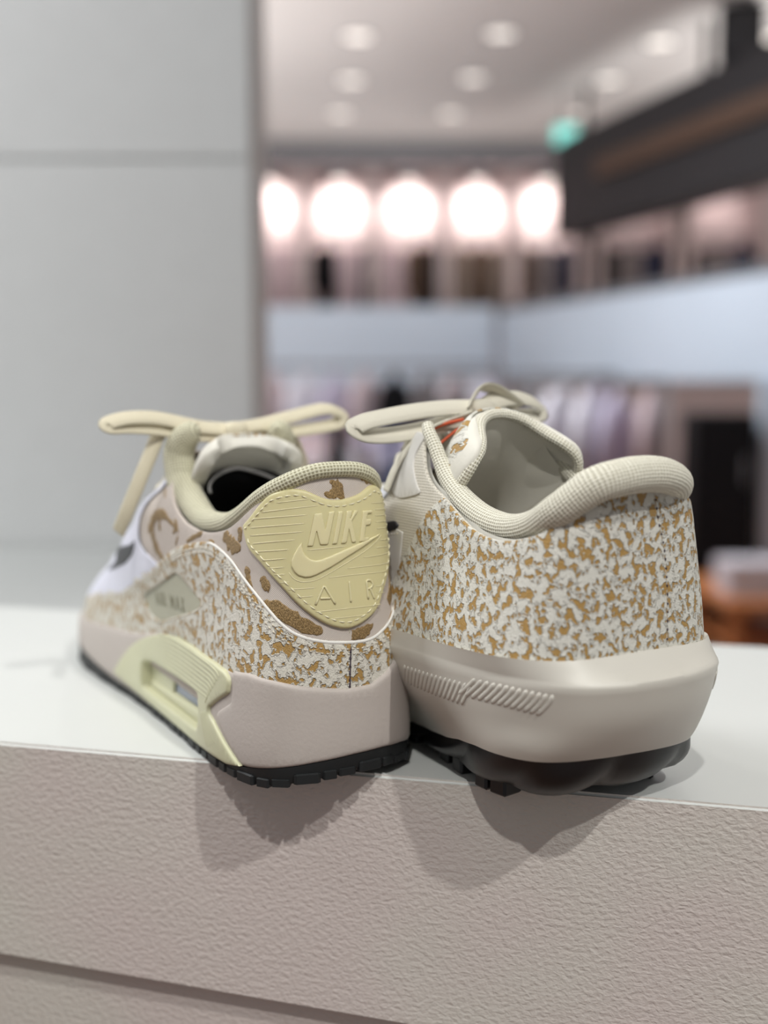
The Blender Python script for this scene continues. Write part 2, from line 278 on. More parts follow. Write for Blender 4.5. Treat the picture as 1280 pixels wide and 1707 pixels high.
class NT:
    def __init__(s, name, rough=.6, col=(200, 200, 200), spec=.5):
        s.m = bpy.data.materials.new(name); s.m.use_nodes = True
        s.t = s.m.node_tree; s.b = s.t.nodes['Principled BSDF']
        s.b.inputs['Base Color'].default_value = lin(col); s.b.inputs['Roughness'].default_value = rough
        s.b.inputs['Specular IOR Level'].default_value = spec
    def n(s, typ, **kw):
        n = s.t.nodes.new(typ)
        for k, v in kw.items():
            if k.startswith('i_'):
                key = k[2:].replace('_', ' ')
                n.inputs[key].default_value = v
            else: setattr(n, k, v)
        return n
    def l(s, a, b): s.t.links.new(a, b)
    def math(s, op, a, b=None, c=None, clamp=False):
        n = s.t.nodes.new('ShaderNodeMath'); n.operation = op; n.use_clamp = clamp
        for i, v in enumerate((a, b, c)):
            if v is None: continue
            if hasattr(v, 'is_output') or isinstance(v, bpy.types.NodeSocket): s.l(v, n.inputs[i])
            else: n.inputs[i].default_value = v
        return n.outputs[0]
    def uv(s): return s.n('ShaderNodeUVMap', uv_map='UV').outputs[0]
    def obj(s): return s.n('ShaderNodeTexCoord').outputs['Object']
    def noise(s, vec, scale, detail=2, rough=.5, dist=0):
        n = s.n('ShaderNodeTexNoise'); s.l(vec, n.inputs['Vector'])
        n.inputs['Scale'].default_value = scale; n.inputs['Detail'].default_value = detail
        n.inputs['Roughness'].default_value = rough; n.inputs['Distortion'].default_value = dist
        return n.outputs['Fac']
    def scale(s, vec, v):
        n = s.n('ShaderNodeMapping'); s.l(vec, n.inputs['Vector']); n.inputs['Scale'].default_value = v
        return n.outputs[0]
    def step(s, v, a, b):
        n = s.n('ShaderNodeMapRange', interpolation_type='SMOOTHSTEP'); s.l(v, n.inputs[0])
        n.inputs[1].default_value = a; n.inputs[2].default_value = b
        return n.outputs[0]
    def mix(s, f, a, b):
        n = s.n('ShaderNodeMix', data_type='RGBA'); s.l(f, n.inputs[0])
        for i, v in ((6, a), (7, b)):
            if isinstance(v, tuple): n.inputs[i].default_value = v
            else: s.l(v, n.inputs[i])
        return n.outputs[2]
    def col(s, o): s.l(o, s.b.inputs['Base Color'])
    def bump(s, h, dist=.0005, strength=1.0):
        n = s.n('ShaderNodeBump'); n.inputs['Distance'].default_value = dist; n.inputs['Strength'].default_value = strength
        s.l(h, n.inputs['Height']); s.l(n.outputs[0], s.b.inputs['Normal'])

def speckle(name, base, gold, cover=.55, k=2.4, bd=.0006):
    m = NT(name, .5, base, .4)
    uv = m.scale(m.uv(), (1.0, .82, 1))
    big = m.noise(uv, k, 1.6, .5, .45)
    small = m.noise(uv, k*2.6, 1.5, .5, .5)
    comb = m.math('ADD', m.math('MULTIPLY', big, .74), m.math('MULTIPLY', small, .26))
    g = m.step(comb, cover, cover+.022)
    ridge = m.math('SUBTRACT', 1, m.math('DIVIDE', m.math('ABSOLUTE', m.math('SUBTRACT', comb, cover-.022)), .03), clamp=True)
    fine = m.noise(uv, k*7, 3, .6, .4)
    wr = m.noise(uv, k*3.2, 3, .6, 1.5)
    tone = m.mix(m.step(fine, .35, .7), tuple(v*.78 for v in lin(gold)[:3])+(1,), lin(gold))
    base2 = m.mix(m.step(wr, .3, .7), tuple(v*.94 for v in lin(base)[:3])+(1,), lin(base))
    m.col(m.mix(g, base2, tone))
    h = m.math('ADD', m.math('MULTIPLY', ridge, .6), m.math('ADD', m.math('MULTIPLY', g, -.3), m.math('ADD', m.math('MULTIPLY', fine, .3), m.math('MULTIPLY', wr, .55))))
    m.bump(h, bd, .95)
    r = m.n('ShaderNodeMapRange'); m.l(g, r.inputs[0]); r.inputs[3].default_value = .58; r.inputs[4].default_value = .36
    m.l(r.outputs[0], m.b.inputs['Roughness'])
    return m.m

def knit(name, base, dark, pitch=.11, bd=.0004, aniso=(1, 1, 1)):
    m = NT(name, .8, base, .25)
    uv = m.scale(m.uv(), aniso)
    v = m.n('ShaderNodeTexVoronoi'); m.l(uv, v.inputs['Vector']); v.inputs['Scale'].default_value = 1/pitch; v.inputs['Randomness'].default_value = .12
    d = v.outputs['Distance']
    m.col(m.mix(m.step(d, .18, .5), lin(dark), lin(base)))
    m.bump(d, bd, .8)
    m.b.inputs['Sheen Weight'].default_value = .15
    return m.m

def grain(name, col, rough=.6, k=60, bd=.0002, spec=.4, coord='obj', var=.94, sss=0):
    m = NT(name, rough, col, spec)
    v = m.obj() if coord == 'obj' else m.uv()
    f = m.noise(v, k, 3, .55)
    m.col(m.mix(f, tuple(c*var for c in lin(col)[:3])+(1,), lin(col)))
    m.bump(f, bd, .8)
    if sss:
        m.b.inputs['Subsurface Weight'].default_value = sss; m.b.inputs['Subsurface Radius'].default_value = (.004, .003, .0015)
        m.b.inputs['Subsurface Scale'].default_value = 1.0
    return m.m

def twill(name, base, dark, k=16):
    m = NT(name, .75, base, .3)
    w = m.n('ShaderNodeTexWave', wave_type='BANDS', bands_direction='DIAGONAL'); m.l(m.uv(), w.inputs['Vector'])
    w.inputs['Scale'].default_value = k; w.inputs['Distortion'].default_value = .3
    m.col(m.mix(w.outputs['Fac'], lin(dark), lin(base)))
    m.bump(w.outputs['Fac'], .00012, .7)
    return m.m

def thread(name, col):
    m = NT(name, .42, col, .5)
    uv = m.uv()
    a = m.noise(m.scale(uv, (1, .5, 1)), 26, 2, .6, .3)
    m.col(m.mix(m.step(a, .35, .7), tuple(c*.5 for c in lin(col)[:3])+(1,), lin(col)))
    m.b.inputs['Metallic'].default_value = .35
    m.bump(a, .0005, 1)
    return m.m

def emit(name, col, s):
    m = NT(name, .5, col)
    m.b.inputs['Emission Color'].default_value = lin(col); m.b.inputs['Emission Strength'].default_value = s
    return m.m

def plain(name, col, rough=.6, spec=.4, k=20, var=.92): return grain(name, col, rough, k, .0002, spec, 'obj', var)

# ------------------------------------------------------------------ objects
MM = .001
def link(name, me, mat, parent=None):
    o = bpy.data.objects.new(name, me); COL.objects.link(o)
    if mat is not None:
        for mt in (mat if isinstance(mat, list) else [mat]): me.materials.append(mt)
    if parent is not None: o.parent = parent
    return o
def empty(name, loc, rz, label, cat, group=None):
    o = bpy.data.objects.new(name, None); COL.objects.link(o); o.location = loc; o.rotation_euler = (0, 0, rz); o.empty_display_size = .05
    return tag(o, label, cat, group)
def tag(o, label=None, cat=None, group=None, kind=None):
    if label: o['label'] = label
    if cat: o['category'] = cat
    if group: o['group'] = group
    if kind: o['kind'] = kind
    return o
def mesh(name, V, F, mat, parent=None, uv=None, smooth=True, scale=MM, sharp=None):
    me = bpy.data.meshes.new(name)
    me.from_pydata((np.asarray(V, float)*scale).tolist(), [], [tuple(int(i) for i in f) for f in F])
    if uv is not None:
        ul = me.uv_layers.new(name='UV'); idx = np.empty(len(me.loops), int); me.loops.foreach_get('vertex_index', idx)
        ul.data.foreach_set('uv', (np.asarray(uv, float)[idx]*.1).ravel())
    bm = bmesh.new(); bm.from_mesh(me); bmesh.ops.recalc_face_normals(bm, faces=bm.faces); bm.to_mesh(me); bm.free()
    if smooth:
        me.polygons.foreach_set('use_smooth', [True]*len(me.polygons))
        if sharp: me.set_sharp_from_angle(angle=math.radians(sharp))
    me.update()
    return link(name, me, mat, parent)

def inside(P, poly):
    x, y = P[:, 0], P[:, 1]; r = np.zeros(len(P), bool); n = len(poly)
    for i in range(n):
        (x1, y1), (x2, y2) = poly[i], poly[(i+1) % n]
        if y1 == y2: continue
        c = ((y1 > y) != (y2 > y)) & (x < (x2-x1)*(y-y1)/(y2-y1)+x1)
        r ^= c
    return r
def segdist(P, loops):
    d = np.full(len(P), 1e9)
    for L in loops:
        A = L; Bq = np.roll(L, -1, 0)
        for a, b in zip(A, Bq):
            ab = b-a; t = np.clip(((P-a)@ab)/max(ab@ab, 1e-9), 0, 1)
            d = np.minimum(d, np.hypot(*(P-a-t[:, None]*ab).T))
    return d
def smooth_closed(P, n=4):
    P = np.asarray(P, float); Q = np.vstack([P[-2:], P, P[:3]])
    c = cr(Q, n)
    return c[2*n:2*n+len(P)*n]

def patch(name, surf, poly, th, parent, mat, off=0., holes=(), res=2.6, rim=1., under=.8, step=1.3, smooth=False, edge=.3, hole_depth=None, hfun=None):
    """A sheet of thickness th lying on a shoe surface, outlined by poly in (s, z), with a rounded rim."""
    P = np.array([p[:2] for p in poly], float)
    if smooth: P = smooth_closed(P)
    P = resample(P, step, closed=True)
    loops = [P]
    for h in holes:
        h = np.array([p[:2] for p in h], float); loops.append(resample(smooth_closed(h), step, closed=True))
    def ins(Q):
        r = inside(Q, loops[0])
        for h in loops[1:]: r &= ~inside(Q, h)
        return r
    extra = []
    for L in loops:
        t = np.roll(L, -1, 0)-np.roll(L, 1, 0); nn = np.stack([-t[:, 1], t[:, 0]], 1); nn /= np.maximum(np.linalg.norm(nn, axis=1, keepdims=True), 1e-9)
        for q in (.25*rim, .6*rim, rim):
            for sg in (1, -1):
                C = (L+sg*q*nn)[::1 if q < rim else 2]
                k = ins(C); C = C[k]
                if len(C): C = C[segdist(C, loops) > .88*q]
                extra.append(C)
    lo, hi = P.min(0), P.max(0)
    gx, gz = np.arange(lo[0], hi[0], res), np.arange(lo[1], hi[1], res)
    if len(gx) and len(gz):
        G = np.stack(np.meshgrid(gx, gz), -1).reshape(-1, 2); G[:, 0] += (np.round((G[:, 1]-lo[1])/res) % 2)*res*.5
        G = G[ins(G)]
        if len(G): G = G[segdist(G, loops) > rim+.35*res]
        extra.append(G)
    allp = np.vstack(loops+[e for e in extra if len(e)])
    edges = []; k = 0
    for L in loops:
        n = len(L); edges += [(k+i, k+(i+1) % n) for i in range(n)]; k += n
    r = delaunay_2d_cdt([Vector(p) for p in allp.tolist()], edges, [], 0, 1e-5)
    V2 = np.array([(v.x, v.y) for v in r[0]]); tris = np.array([f for f in r[2] if len(f) == 3])
    c = V2[tris].mean(1); tris = tris[ins(c)]
    d = segdist(V2, loops)
    u = np.clip(d/rim, 0, 1)
    h = th*(edge+(1-edge)*np.sqrt(np.maximum(0, 1-(1-u)**2)))
    if hfun is not None: h = h+hfun(V2, d)
    V = surf.off(V2[:, 0], V2[:, 1], off+h)
    # skirt: directed boundary edges
    ed = {}
    for t in tris:
        for a, b in ((t[0], t[1]), (t[1], t[2]), (t[2], t[0])): ed[(a, b)] = 1
    bd = [(a, b) for a, b in ed if (b, a) not in ed]
    bv = sorted({a for e in bd for a in e}); mp = {v: len(V)+i for i, v in enumerate(bv)}
    und = np.full(len(bv), under, float)
    if hole_depth is not None and len(loops) > 1:
        dh = segdist(V2[bv], loops[1:]); und[dh < .05] = hole_depth
    W = surf.off(V2[bv, 0], V2[bv, 1], off-und)
    F = [tuple(t) for t in tris]+[(b, a, mp[a], mp[b]) for a, b in bd]
    uv = np.vstack([V2, V2[bv]])
    return mesh(name, np.vstack([V, W]), F, mat, parent, uv, sharp=50)

def wall(name, surf, S, zlo, zhi, nz, parent, mat, off=0., bottom=False, rows=None):
    """Closed or open band of the surface between two heights (functions of s)."""
    S = np.asarray(S, float); n = len(S); V = []; U = []
    for k in range(nz+1):
        t = k/nz; z = zlo(S)*(1-t)+zhi(S)*t
        V.append(surf.off(S, z, off(S, t) if callable(off) else off)); U.append(np.stack([S, z], 1))
    if rows:
        for R, z in rows: V.append(R); U.append(np.stack([S, np.full(n, z)], 1))
    m = len(V); V = np.vstack(V); U = np.vstack(U); F = []
    for k in range(m-1):
        for i in range(n-1): F.append((k*n+i, k*n+i+1, (k+1)*n+i+1, (k+1)*n+i))
    if bottom: # strips across from right side to left side
        for i in range(n//2-1): F.append((i, i+1, n-2-i, n-1-i))
        if n % 2: F.append((n//2-1, n//2, n//2+1))
    return mesh(name, V, F, mat, parent, U, sharp=45)

def frames(P, up):
    P = np.asarray(P, float); t = np.gradient(P, axis=0); t /= np.maximum(np.linalg.norm(t, axis=1, keepdims=True), 1e-9)
    if up is None:      # carry the frame along the path
        b = np.zeros_like(P); v = np.array([0, 0, 1.])-t[0]*t[0, 2]
        if np.linalg.norm(v) < .2: v = np.array([1., 0, 0])-t[0]*t[0, 0]
        for i in range(len(P)):
            v = v-t[i]*(v@t[i]); v = v/np.linalg.norm(v); b[i] = v
        return t, b, np.cross(t, b)
    up = np.broadcast_to(np.asarray(up, float), P.shape)
    b = up-(up*t).sum(1, keepdims=True)*t; b /= np.maximum(np.linalg.norm(b, axis=1, keepdims=True), 1e-9)
    return t, b, np.cross(t, b)
def tubegeo(P, ra, rb, up=(0, 0, 1), seg=12, closed=False):
    P = np.asarray(P, float); n = len(P)
    ra = np.broadcast_to(np.asarray(ra, float), (n,)); rb = np.broadcast_to(np.asarray(rb, float), (n,))
    t, b, a = frames(P, up)
    if closed:
        t = np.roll(P, -1, 0)-np.roll(P, 1, 0); t /= np.linalg.norm(t, axis=1, keepdims=True)
        upv = np.broadcast_to(np.asarray(up, float), P.shape); b = upv-(upv*t).sum(1, keepdims=True)*t; b /= np.linalg.norm(b, axis=1, keepdims=True); a = np.cross(t, b)
    th = np.arange(seg)*2*np.pi/seg
    V = (P[:, None]+a[:, None]*(ra[:, None]*np.cos(th))[..., None]+b[:, None]*(rb[:, None]*np.sin(th))[..., None]).reshape(-1, 3)
    L = np.r_[0, np.cumsum(np.linalg.norm(np.diff(P, axis=0), axis=1))]
    # uv: mirrored around the section so there is no seam jump
    tri = np.abs(((th/np.pi+.5) % 2)-1)
    U = np.stack([np.repeat(L, seg), (np.pi*np.maximum(ra, rb)[:, None]*tri[None]).ravel()], 1)
    F = []
    m = n if closed else n-1
    for i in range(m):
        for j in range(seg):
            j2 = (j+1) % seg; i2 = (i+1) % n
            F.append((i*seg+j, i*seg+j2, i2*seg+j2, i2*seg+j))
    if not closed:
        F.append(tuple(range(seg))); F.append(tuple((n-1)*seg+j for j in reversed(range(seg))))
    return V, F, U
def tube(name, P, ra, rb, parent, mat, up=(0, 0, 1), seg=12, closed=False, scale=MM):
    V, F, U = tubegeo(P, ra, rb, up, seg, closed)
    return mesh(name, V, F, mat, parent, U, scale=scale)
def surftube(name, surf, line, r, off, parent, mat, n=None, seg=8, flat=.6):
    L = np.array([p[:2] for p in line], float)
    L = cr(L, 6) if len(L) > 2 else L
    L = resample(L, step=1.0) if n is None else resample(L, n=n)
    if len(L) < 3: L = resample(L, n=3)
    P = surf.off(L[:, 0], L[:, 1], off); N = surf.Nn(L[:, 0], L[:, 1])
    rr = np.full(len(P), r); rr[0] *= .4; rr[-1] *= .4
    return tube(name, P, rr, rr*flat, parent, mat, N, seg)
def join_geo(parts):
    V, F, U, k = [], [], [], 0
    for v, f, u in parts:
        V.append(v); U.append(u); F += [tuple(i+k for i in q) for q in f]; k += len(v)
    return np.vstack(V), F, np.vstack(U)
def stitches(name, surf, line, off, parent, mat, length=2.0, gap=.9, r=.28):
    L = cr(np.array([p[:2] for p in line], float), 8); L = resample(L, step=.4)
    step = length+gap; tot = (len(L)-1)*.4; parts = []
    d = 0
    while d+length < tot:
        i0, i1 = int(d/.4), int((d+length)/.4)
        q = L[[i0, (i0+i1)//2, i1]]
        P = surf.off(q[:, 0], q[:, 1], [off-.15, off+.12, off-.15]); N = surf.Nn(q[:, 0], q[:, 1])
        parts.append(tubegeo(P, [r*.6, r, r*.6], [r*.6, r, r*.6], N, 6)); d += step
    V, F, U = join_geo(parts)
    o = mesh(name, V, F, mat, parent, U); o['kind'] = 'stuff'
    return o
def stroke(line, w):
    L = cr(np.array([p[:2] for p in line], float), 5) if len(line) > 2 else resample(np.array([p[:2] for p in line], float), n=5)
    t = np.gradient(L, axis=0); t /= np.linalg.norm(t, axis=1, keepdims=True); nn = np.stack([-t[:, 1], t[:, 0]], 1)
    k = np.linspace(0, 1, len(L)); prof = np.interp(k, [0, .15, .8, 1], [.5, 1, 1, .3])
    rs = np.random.RandomState(int(abs(L[0, 0]*10)) % 999)
    jag = 1+.7*(rs.rand(len(L))-.5)
    off = nn*(w*.5*prof*jag)[:, None]
    return np.vstack([L+off, (L-off)[::-1]])
def box(name, lo, hi, mat, parent=None, bevel=0.0, scale=1.0, seg=2):
    bm = bmesh.new(); bmesh.ops.create_cube(bm, size=1)
    for v in bm.verts: v.co = Vector([(lo[i]+hi[i])/2+v.co[i]*(hi[i]-lo[i]) for i in range(3)])*scale
    if bevel: bmesh.ops.bevel(bm, geom=bm.edges[:], offset=bevel*scale, segments=seg, affect='EDGES')
    me = bpy.data.meshes.new(name); bm.to_mesh(me); bm.free()
    return link(name, me, mat, parent)
# ------------------------------------------------------------------ material list
M = {}
M['wall'] = grain('white_wall_paint', (232, 233, 232), .7, 30, .0004)
M['ledge_top'] = grain('satin_white_paint', (208, 210, 207), .42, 14, .0003, .45, var=.965)
M['a_midsole'] = grain('pinkish_white_foam', (188, 179, 172), .62, 700, .00012)
M['a_speckle'] = speckle('gold_flecked_leather', (224, 220, 208), (186, 149, 88), .54, 3.1, .0008)
M['b_speckle'] = speckle('fine_gold_flecked_leather', (224, 222, 212), (186, 148, 84), .538, 3.7, .0008)
M['brocade'] = twill('beige_satin_twill', (214, 204, 196), (176, 165, 156), 9)
M['gold_thread'] = thread('gold_thread', (172, 142, 96))
M['tab'] = grain('cream_translucent_rubber', (212, 203, 156), .38, 40, .0001, .5, sss=.15)
M['tab_raised'] = grain('raised_cream_rubber', (222, 212, 168), .36, 40, .0001, .5, sss=.12)
M['cassette'] = grain('sage_cream_plastic', (200, 199, 166), .42, 200, .00006, .5)
M['air'] = NT('air_unit_film', .12, (118, 128, 146), .8).m
M['a_knit'] = knit('cream_mesh_collar', (214, 211, 186), (156, 151, 124), .125, .0006)
M['b_knit'] = knit('pale_knit_collar', (234, 231, 216), (176, 170, 148), .115, .0008)
M['lining'] = grain('grey_cream_lining', (216, 213, 203), .85, 300, .0002, .2)
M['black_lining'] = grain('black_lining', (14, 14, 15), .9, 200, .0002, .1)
M['grey_welt'] = plain('grey_welt', (120, 118, 116), .7)
M['white_leather'] = grain('lavender_white_leather', (219, 219, 232), .5, 260, .00025)
M['white_edge'] = plain('white_cut_edge', (236, 234, 228), .5, .4, 200)
M['lace'] = twill('cream_lace_weave', (236, 229, 206), (206, 196, 168), 14)
M['b_lace'] = twill('off_white_lace_weave', (228, 224, 210), (196, 190, 172), 14)
M['black_leather'] = plain('black_leather', (34, 34, 40), .4)
M['rubber'] = grain('black_rubber', (30, 32, 33), .5, 300, .0001)
M['b_rubber'] = grain('smoky_black_rubber', (22, 22, 24), .36, 100, .00005, .45)
M['stitch'] = plain('cream_thread', (232, 226, 196), .6, .3, 400)
M['stitch_w'] = plain('pale_leather_thread', (206, 198, 182), .6, .3, 400)
M['stitch_d'] = plain('dark_thread', (62, 50, 62), .7)
M['b_midsole'] = grain('off_white_foam', (210, 206, 196), .44, 26, .00012, .45, var=.95)
M['b_mesh'] = knit('stone_mesh', (208, 203, 191), (178, 172, 158), .1, .00025)
M['b_panel'] = plain('stone_overlay', (205, 202, 196), .5, .4, 90)
M['b_white'] = plain('white_overlay', (222, 224, 232), .5)
M['b_lining'] = grain('grey_lining', (222, 219, 208), .9, 300, .0002, .2)
M['orange'] = plain('orange_tape', (226, 104, 66), .6)
M['b_insole'] = grain('stone_insole', (150, 144, 136), .9, 200, .0002, .2)
M['dark_print'] = plain('dark_print', (62, 62, 62), .8)

# roller-textured face of the ledge
_m = NT('rolled_wall_paint', .55, (206, 199, 193), .4)
_o = _m.obj()
_a = _m.noise(_m.scale(_o, (1, 1, 1.5)), 420, 2.5, .5, .3); _b = _m.noise(_o, 24, 2, .5)
_m.col(_m.mix(_m.step(_m.noise(_o, 9, 2, .5), .35, .65), lin((204, 200, 191)), lin((205, 194, 189))))  # pinkish and greenish casts of mixed lighting painted into the colour
_m.bump(_m.math('ADD', _a, _m.math('MULTIPLY', _b, .7)), .0008, .8)
M['ledge_face'] = _m.m
M['badge'] = grain('dull_sage_badge', (176, 174, 154), .5, 200, .00006, .4)
M['badge_line'] = plain('badge_emboss_shade', (138, 134, 114), .5)  # letters darker than the badge: emboss shading put into the colour
# ------------------------------------------------------------------ the ledge and the white wall
LD = Vector((-.9681, .2504, 0)); LN = Vector((.2504, .9681, 0))    # along the front edge, and away from the camera
lrot = math.atan2(-LD.y, -LD.x)
def lbox(name, x0, x1, y0, y1, z0, z1, mat, parent, bevel=.0012):
    return box(name, (x0, y0, z0), (x1, y1, z1), mat, parent, bevel, 1.0, 3)
LG = empty('display_ledge', (0, .408, TOP), lrot, 'long white painted display ledge with a rough rolled front, under both shoes', 'ledge')
lbox('ledge_board', -1.3, 1.3, 0, .252, -.0885, 0, [M['ledge_face'], M['ledge_top']], LG, .0011)
lb = LG.children[0]
for p in lb.data.polygons: p.material_index = 1 if p.normal.z > .15 else 0
for v in lb.data.vertices:
    if v.co.z < -.04: v.co.z -= .0345*(v.co.x+.155)
lbox('ledge_base', -1.3, 1.3, .007, .236, -TOP, -.03, M['ledge_face'], LG, .001)


def struct(o, name=None): o['kind'] = 'structure'; return o
wl = struct(box('wall_left', (-2.6, 1.63, 0), (-.182, 1.86, 3.04), M['wall'], None, .003))
for z0, z1 in ((0, 1.4893), (1.4907, 3.03)):
    box('panel', (-2.58, 1.612, z0), (-.178, 1.632, z1), M['wall'], wl, .003)
cbm = plain('white_laminate', (226, 227, 225), .45, .4, 8)
CB = empty('low_cabinet', (-.83, 1.36, 0), 0, 'white low cabinet against the white wall, behind the toe of the left sneaker', 'cabinet')
box('carcass', (-.57, -.2, .06), (.57, .245, .93), cbm, CB, .003)
box('top_board', (-.58, -.225, .93), (.58, .247, .965), plain('grey_white_laminate', (186, 188, 186), .5, .4, 8), CB, .004)
for k in (0, 1):
    d = box('door', (-.56+.565*k, -.222, .08), (-.005+.565*k, -.2, .92), cbm, CB, .003)
    box('handle', (-.06+.09*k, -.24, .62), (-.045+.09*k, -.222, .76), M['grey_welt'], d, .003)
box('plinth', (-.55, -.18, 0), (.55, .24, .06), M['grey_welt'], CB, .002)

# ------------------------------------------------------------------ the shop behind
M['floor'] = NT('brown_floor', .35, (150, 104, 78)).m
M['ceil'] = plain('ceiling_paint', (222, 222, 221), .9, .1, 3)
M['far'] = plain('pinkish_wall', (214, 198, 196), .8, .2, 3)
M['fascia'] = plain('pale_blue_white_panel', (206, 218, 232), .5, .3, 4)
M['steel'] = plain('brushed_steel', (120, 120, 124), .35)
M['dark'] = plain('charcoal_panel', (30, 28, 31), .6)
M['brown'] = plain('brown_wood_trim', (72, 52, 40), .5)
struct(box('floor', (-4, -1.5, -.1), (7, 10.2, 0), M['floor']))
struct(box('ceiling', (-4, 1.9, 3.04), (7, 10.2, 3.14), M['ceil']))
struct(box('wall_back', (-4, 9.9, 0), (7, 10.1, 3.04), M['far']))
struct(box('trim_1', (-4, 9.2, 2.86), (7, 9.32, 3.04), M['steel'], None, .004))

# recessed downlights
M['lamp'] = emit('downlight_glow', (255, 250, 242), 1.05)
DL = [(-.14, 6.5), (.62, 6.45), (1.5, 6.6), (2.1, 6.5), (-.2, 7.4), (.54, 7.35), (1.38, 7.4), (-.3, 8.3), (.46, 8.3), (1.35, 8.3)]
ORD_ = ('first', 'second', 'third', 'fourth')
for i, (x, y) in enumerate(DL):
    d = empty('downlight', (x, y, 3.04), 0, '%s round downlight in the %s ceiling row, counting from the white wall' % (ORD_[i if i < 4 else (i-4)%3], 'nearest' if i < 4 else 'middle' if i < 7 else 'farthest'), 'ceiling light', 'recessed downlights in the shop ceiling')
    a = np.arange(24)*2*np.pi/24; ring = np.stack([.085*np.cos(a), .085*np.sin(a), np.full(24, -.004)], 1)
    tube('rim', ring, .009, .006, d, M['steel'], (0, 0, 1), 8, closed=True, scale=1.0)
    V = np.vstack([np.stack([.077*np.cos(a), .077*np.sin(a), np.full(24, -.003)], 1), [[0, 0, -.006]]])
    mesh('lens', V, [(k, (k+1) % 24, 24) for k in range(24)], M['lamp'], d, scale=1.0)

# wall bays with wall-wash lamps, and clothes hanging under them
M['wash'] = emit('wall_lamp_glow', (255, 246, 236), 9)
def bay(x, w, label, power, col):
    b = empty('display_bay', (x, 9.8, 0), 0, label, 'display', 'display bays on the far shop wall')
    box('back_panel', (-w/2, .04, 1.6), (w/2, .08, 2.84), M['far'], b, .004)
    for s in (-1, 1): box('side_panel', (s*w/2-.02, -.42, 1.6), (s*w/2+.02, .08, 2.86), M['far'], b, .004)
    box('shelf', (-w/2, -.42, 1.62), (w/2, .06, 1.65), M['steel'], b, .004)
    box('lamp_housing', (-.09, -.3, 2.8), (.09, -.12, 2.86), M['steel'], b, .006)
    box('lamp_lens', (-.05, -.24, 2.794), (.05, -.16, 2.802), M['lamp'], b, .003)
    tube('hanging_rail', [(-w/2, -.2, 2.36), (0, -.2, 2.36), (w/2, -.2, 2.36)], .012, .012, b, M['steel'], (0, 0, 1), 8, scale=1.0)
    l = bpy.data.lights.new('bay_lamp', 'SPOT'); l.energy = power; l.shadow_soft_size = .05; l.color = col; l.spot_size = math.radians(112); l.spot_blend = .8
    o = bpy.data.objects.new('bay_lamp', l); COL.objects.link(o); o.location = (x, 9.55, 2.785); o.rotation_euler = (math.radians(50), 0, 0)
for i, x in enumerate((-.92, -.36, .2, .76, 1.3)):
    bay(x, .5, 'brightly lit display bay on the far wall, %s from the white wall' % ('first', 'second', 'third', 'fourth', 'fifth')[i], 34, (1, .93, .9))
for i, x in enumerate((2.0, 2.72, 3.4)):
    bay(x, .6, 'dim pinkish display bay under the dark beam, %s one beyond the bright bays' % ('first', 'second', 'third')[i], 6.5, (1, .84, .82))

def garment(x, y, ztop, w, h, mat, label, group, rz=0, cat='garment'):
    g = empty('garment', (x, y, ztop), rz, label, cat, group)
    prof = [(0, .05), (.05, .12), (.10, .34), (.18, .44), (.35, .42), (.7, .46), (1, .5)]
    V, F = [], []; n = 12
    for t, k in prof:
        a = np.arange(n)*2*np.pi/n; V.append(np.stack([w*k*np.cos(a)*(1+.03*np.sin(5*a+t*4)), .045*(.35+.65*t**.3)*np.sin(a), np.full(n, -h*t)], 1))
    V = np.vstack(V)
    for r_ in range(len(prof)-1):
        for k in range(n): F.append((r_*n+k, r_*n+(k+1) % n, (r_+1)*n+(k+1) % n, (r_+1)*n+k))
    F.append(tuple(range(n))); F.append(tuple((len(prof)-1)*n+k for k in range(n)))
    mesh('body', V, F, mat, g, scale=1.0)
    for s in (-1, 1):
        tube('sleeve', [(s*w*.36, 0, -h*.12), (s*w*.5, 0, -h*.3), (s*w*.55, .01, -h*.62)], [.05, .045, .035], [.03, .03, .025], g, mat, (0, 1, 0), 8, scale=1.0)
    tube('hook', [(0, 0, -.01), (0, 0, .03), (.012, 0, .045), (.02, 0, .035)], .003, .003, g, M['steel'], (0, 1, 0), 6, scale=1.0)
    return g
GM = {k: plain(k, c, .85, .2, 40) for k, c in dict(black_cloth=(20, 19, 22), grey_cloth=(120, 112, 112), rose_cloth=(206, 186, 190), brown_cloth=(92, 74, 62), navy_cloth=(44, 48, 70), lilac_cloth=(196, 188, 208), white_cloth=(222, 218, 226), blue_cloth=(96, 116, 170), taupe_cloth=(146, 132, 122)).items()}
ORD = ('first', 'second', 'third', 'fourth', 'fifth', 'sixth', 'seventh', 'eighth'); CNT = {}
for x, c in ((-1.02, 'rose'), (-.82, 'rose'), (-.47, 'black'), (-.27, 'rose'), (-.12, 'black'), (.06, 'rose'), (.27, 'brown'), (.37, 'black'), (.62, 'taupe'), (.78, 'brown'), (.93, 'taupe'), (1.12, 'brown'), (1.3, 'grey'), (1.47, 'navy'), (1.78, 'black'), (1.98, 'grey'), (2.2, 'navy'), (2.44, 'black'), (2.68, 'grey'), (2.9, 'navy'), (3.15, 'black')):
    nb = CNT.get(c, 0); CNT[c] = nb+1
    garment(x, 9.6, 2.33, .17, .62, GM[c+'_cloth'], '%s %s garment from the left hanging in the far display bays' % (ORD[nb], c), '%s garments in the far display bays' % c)

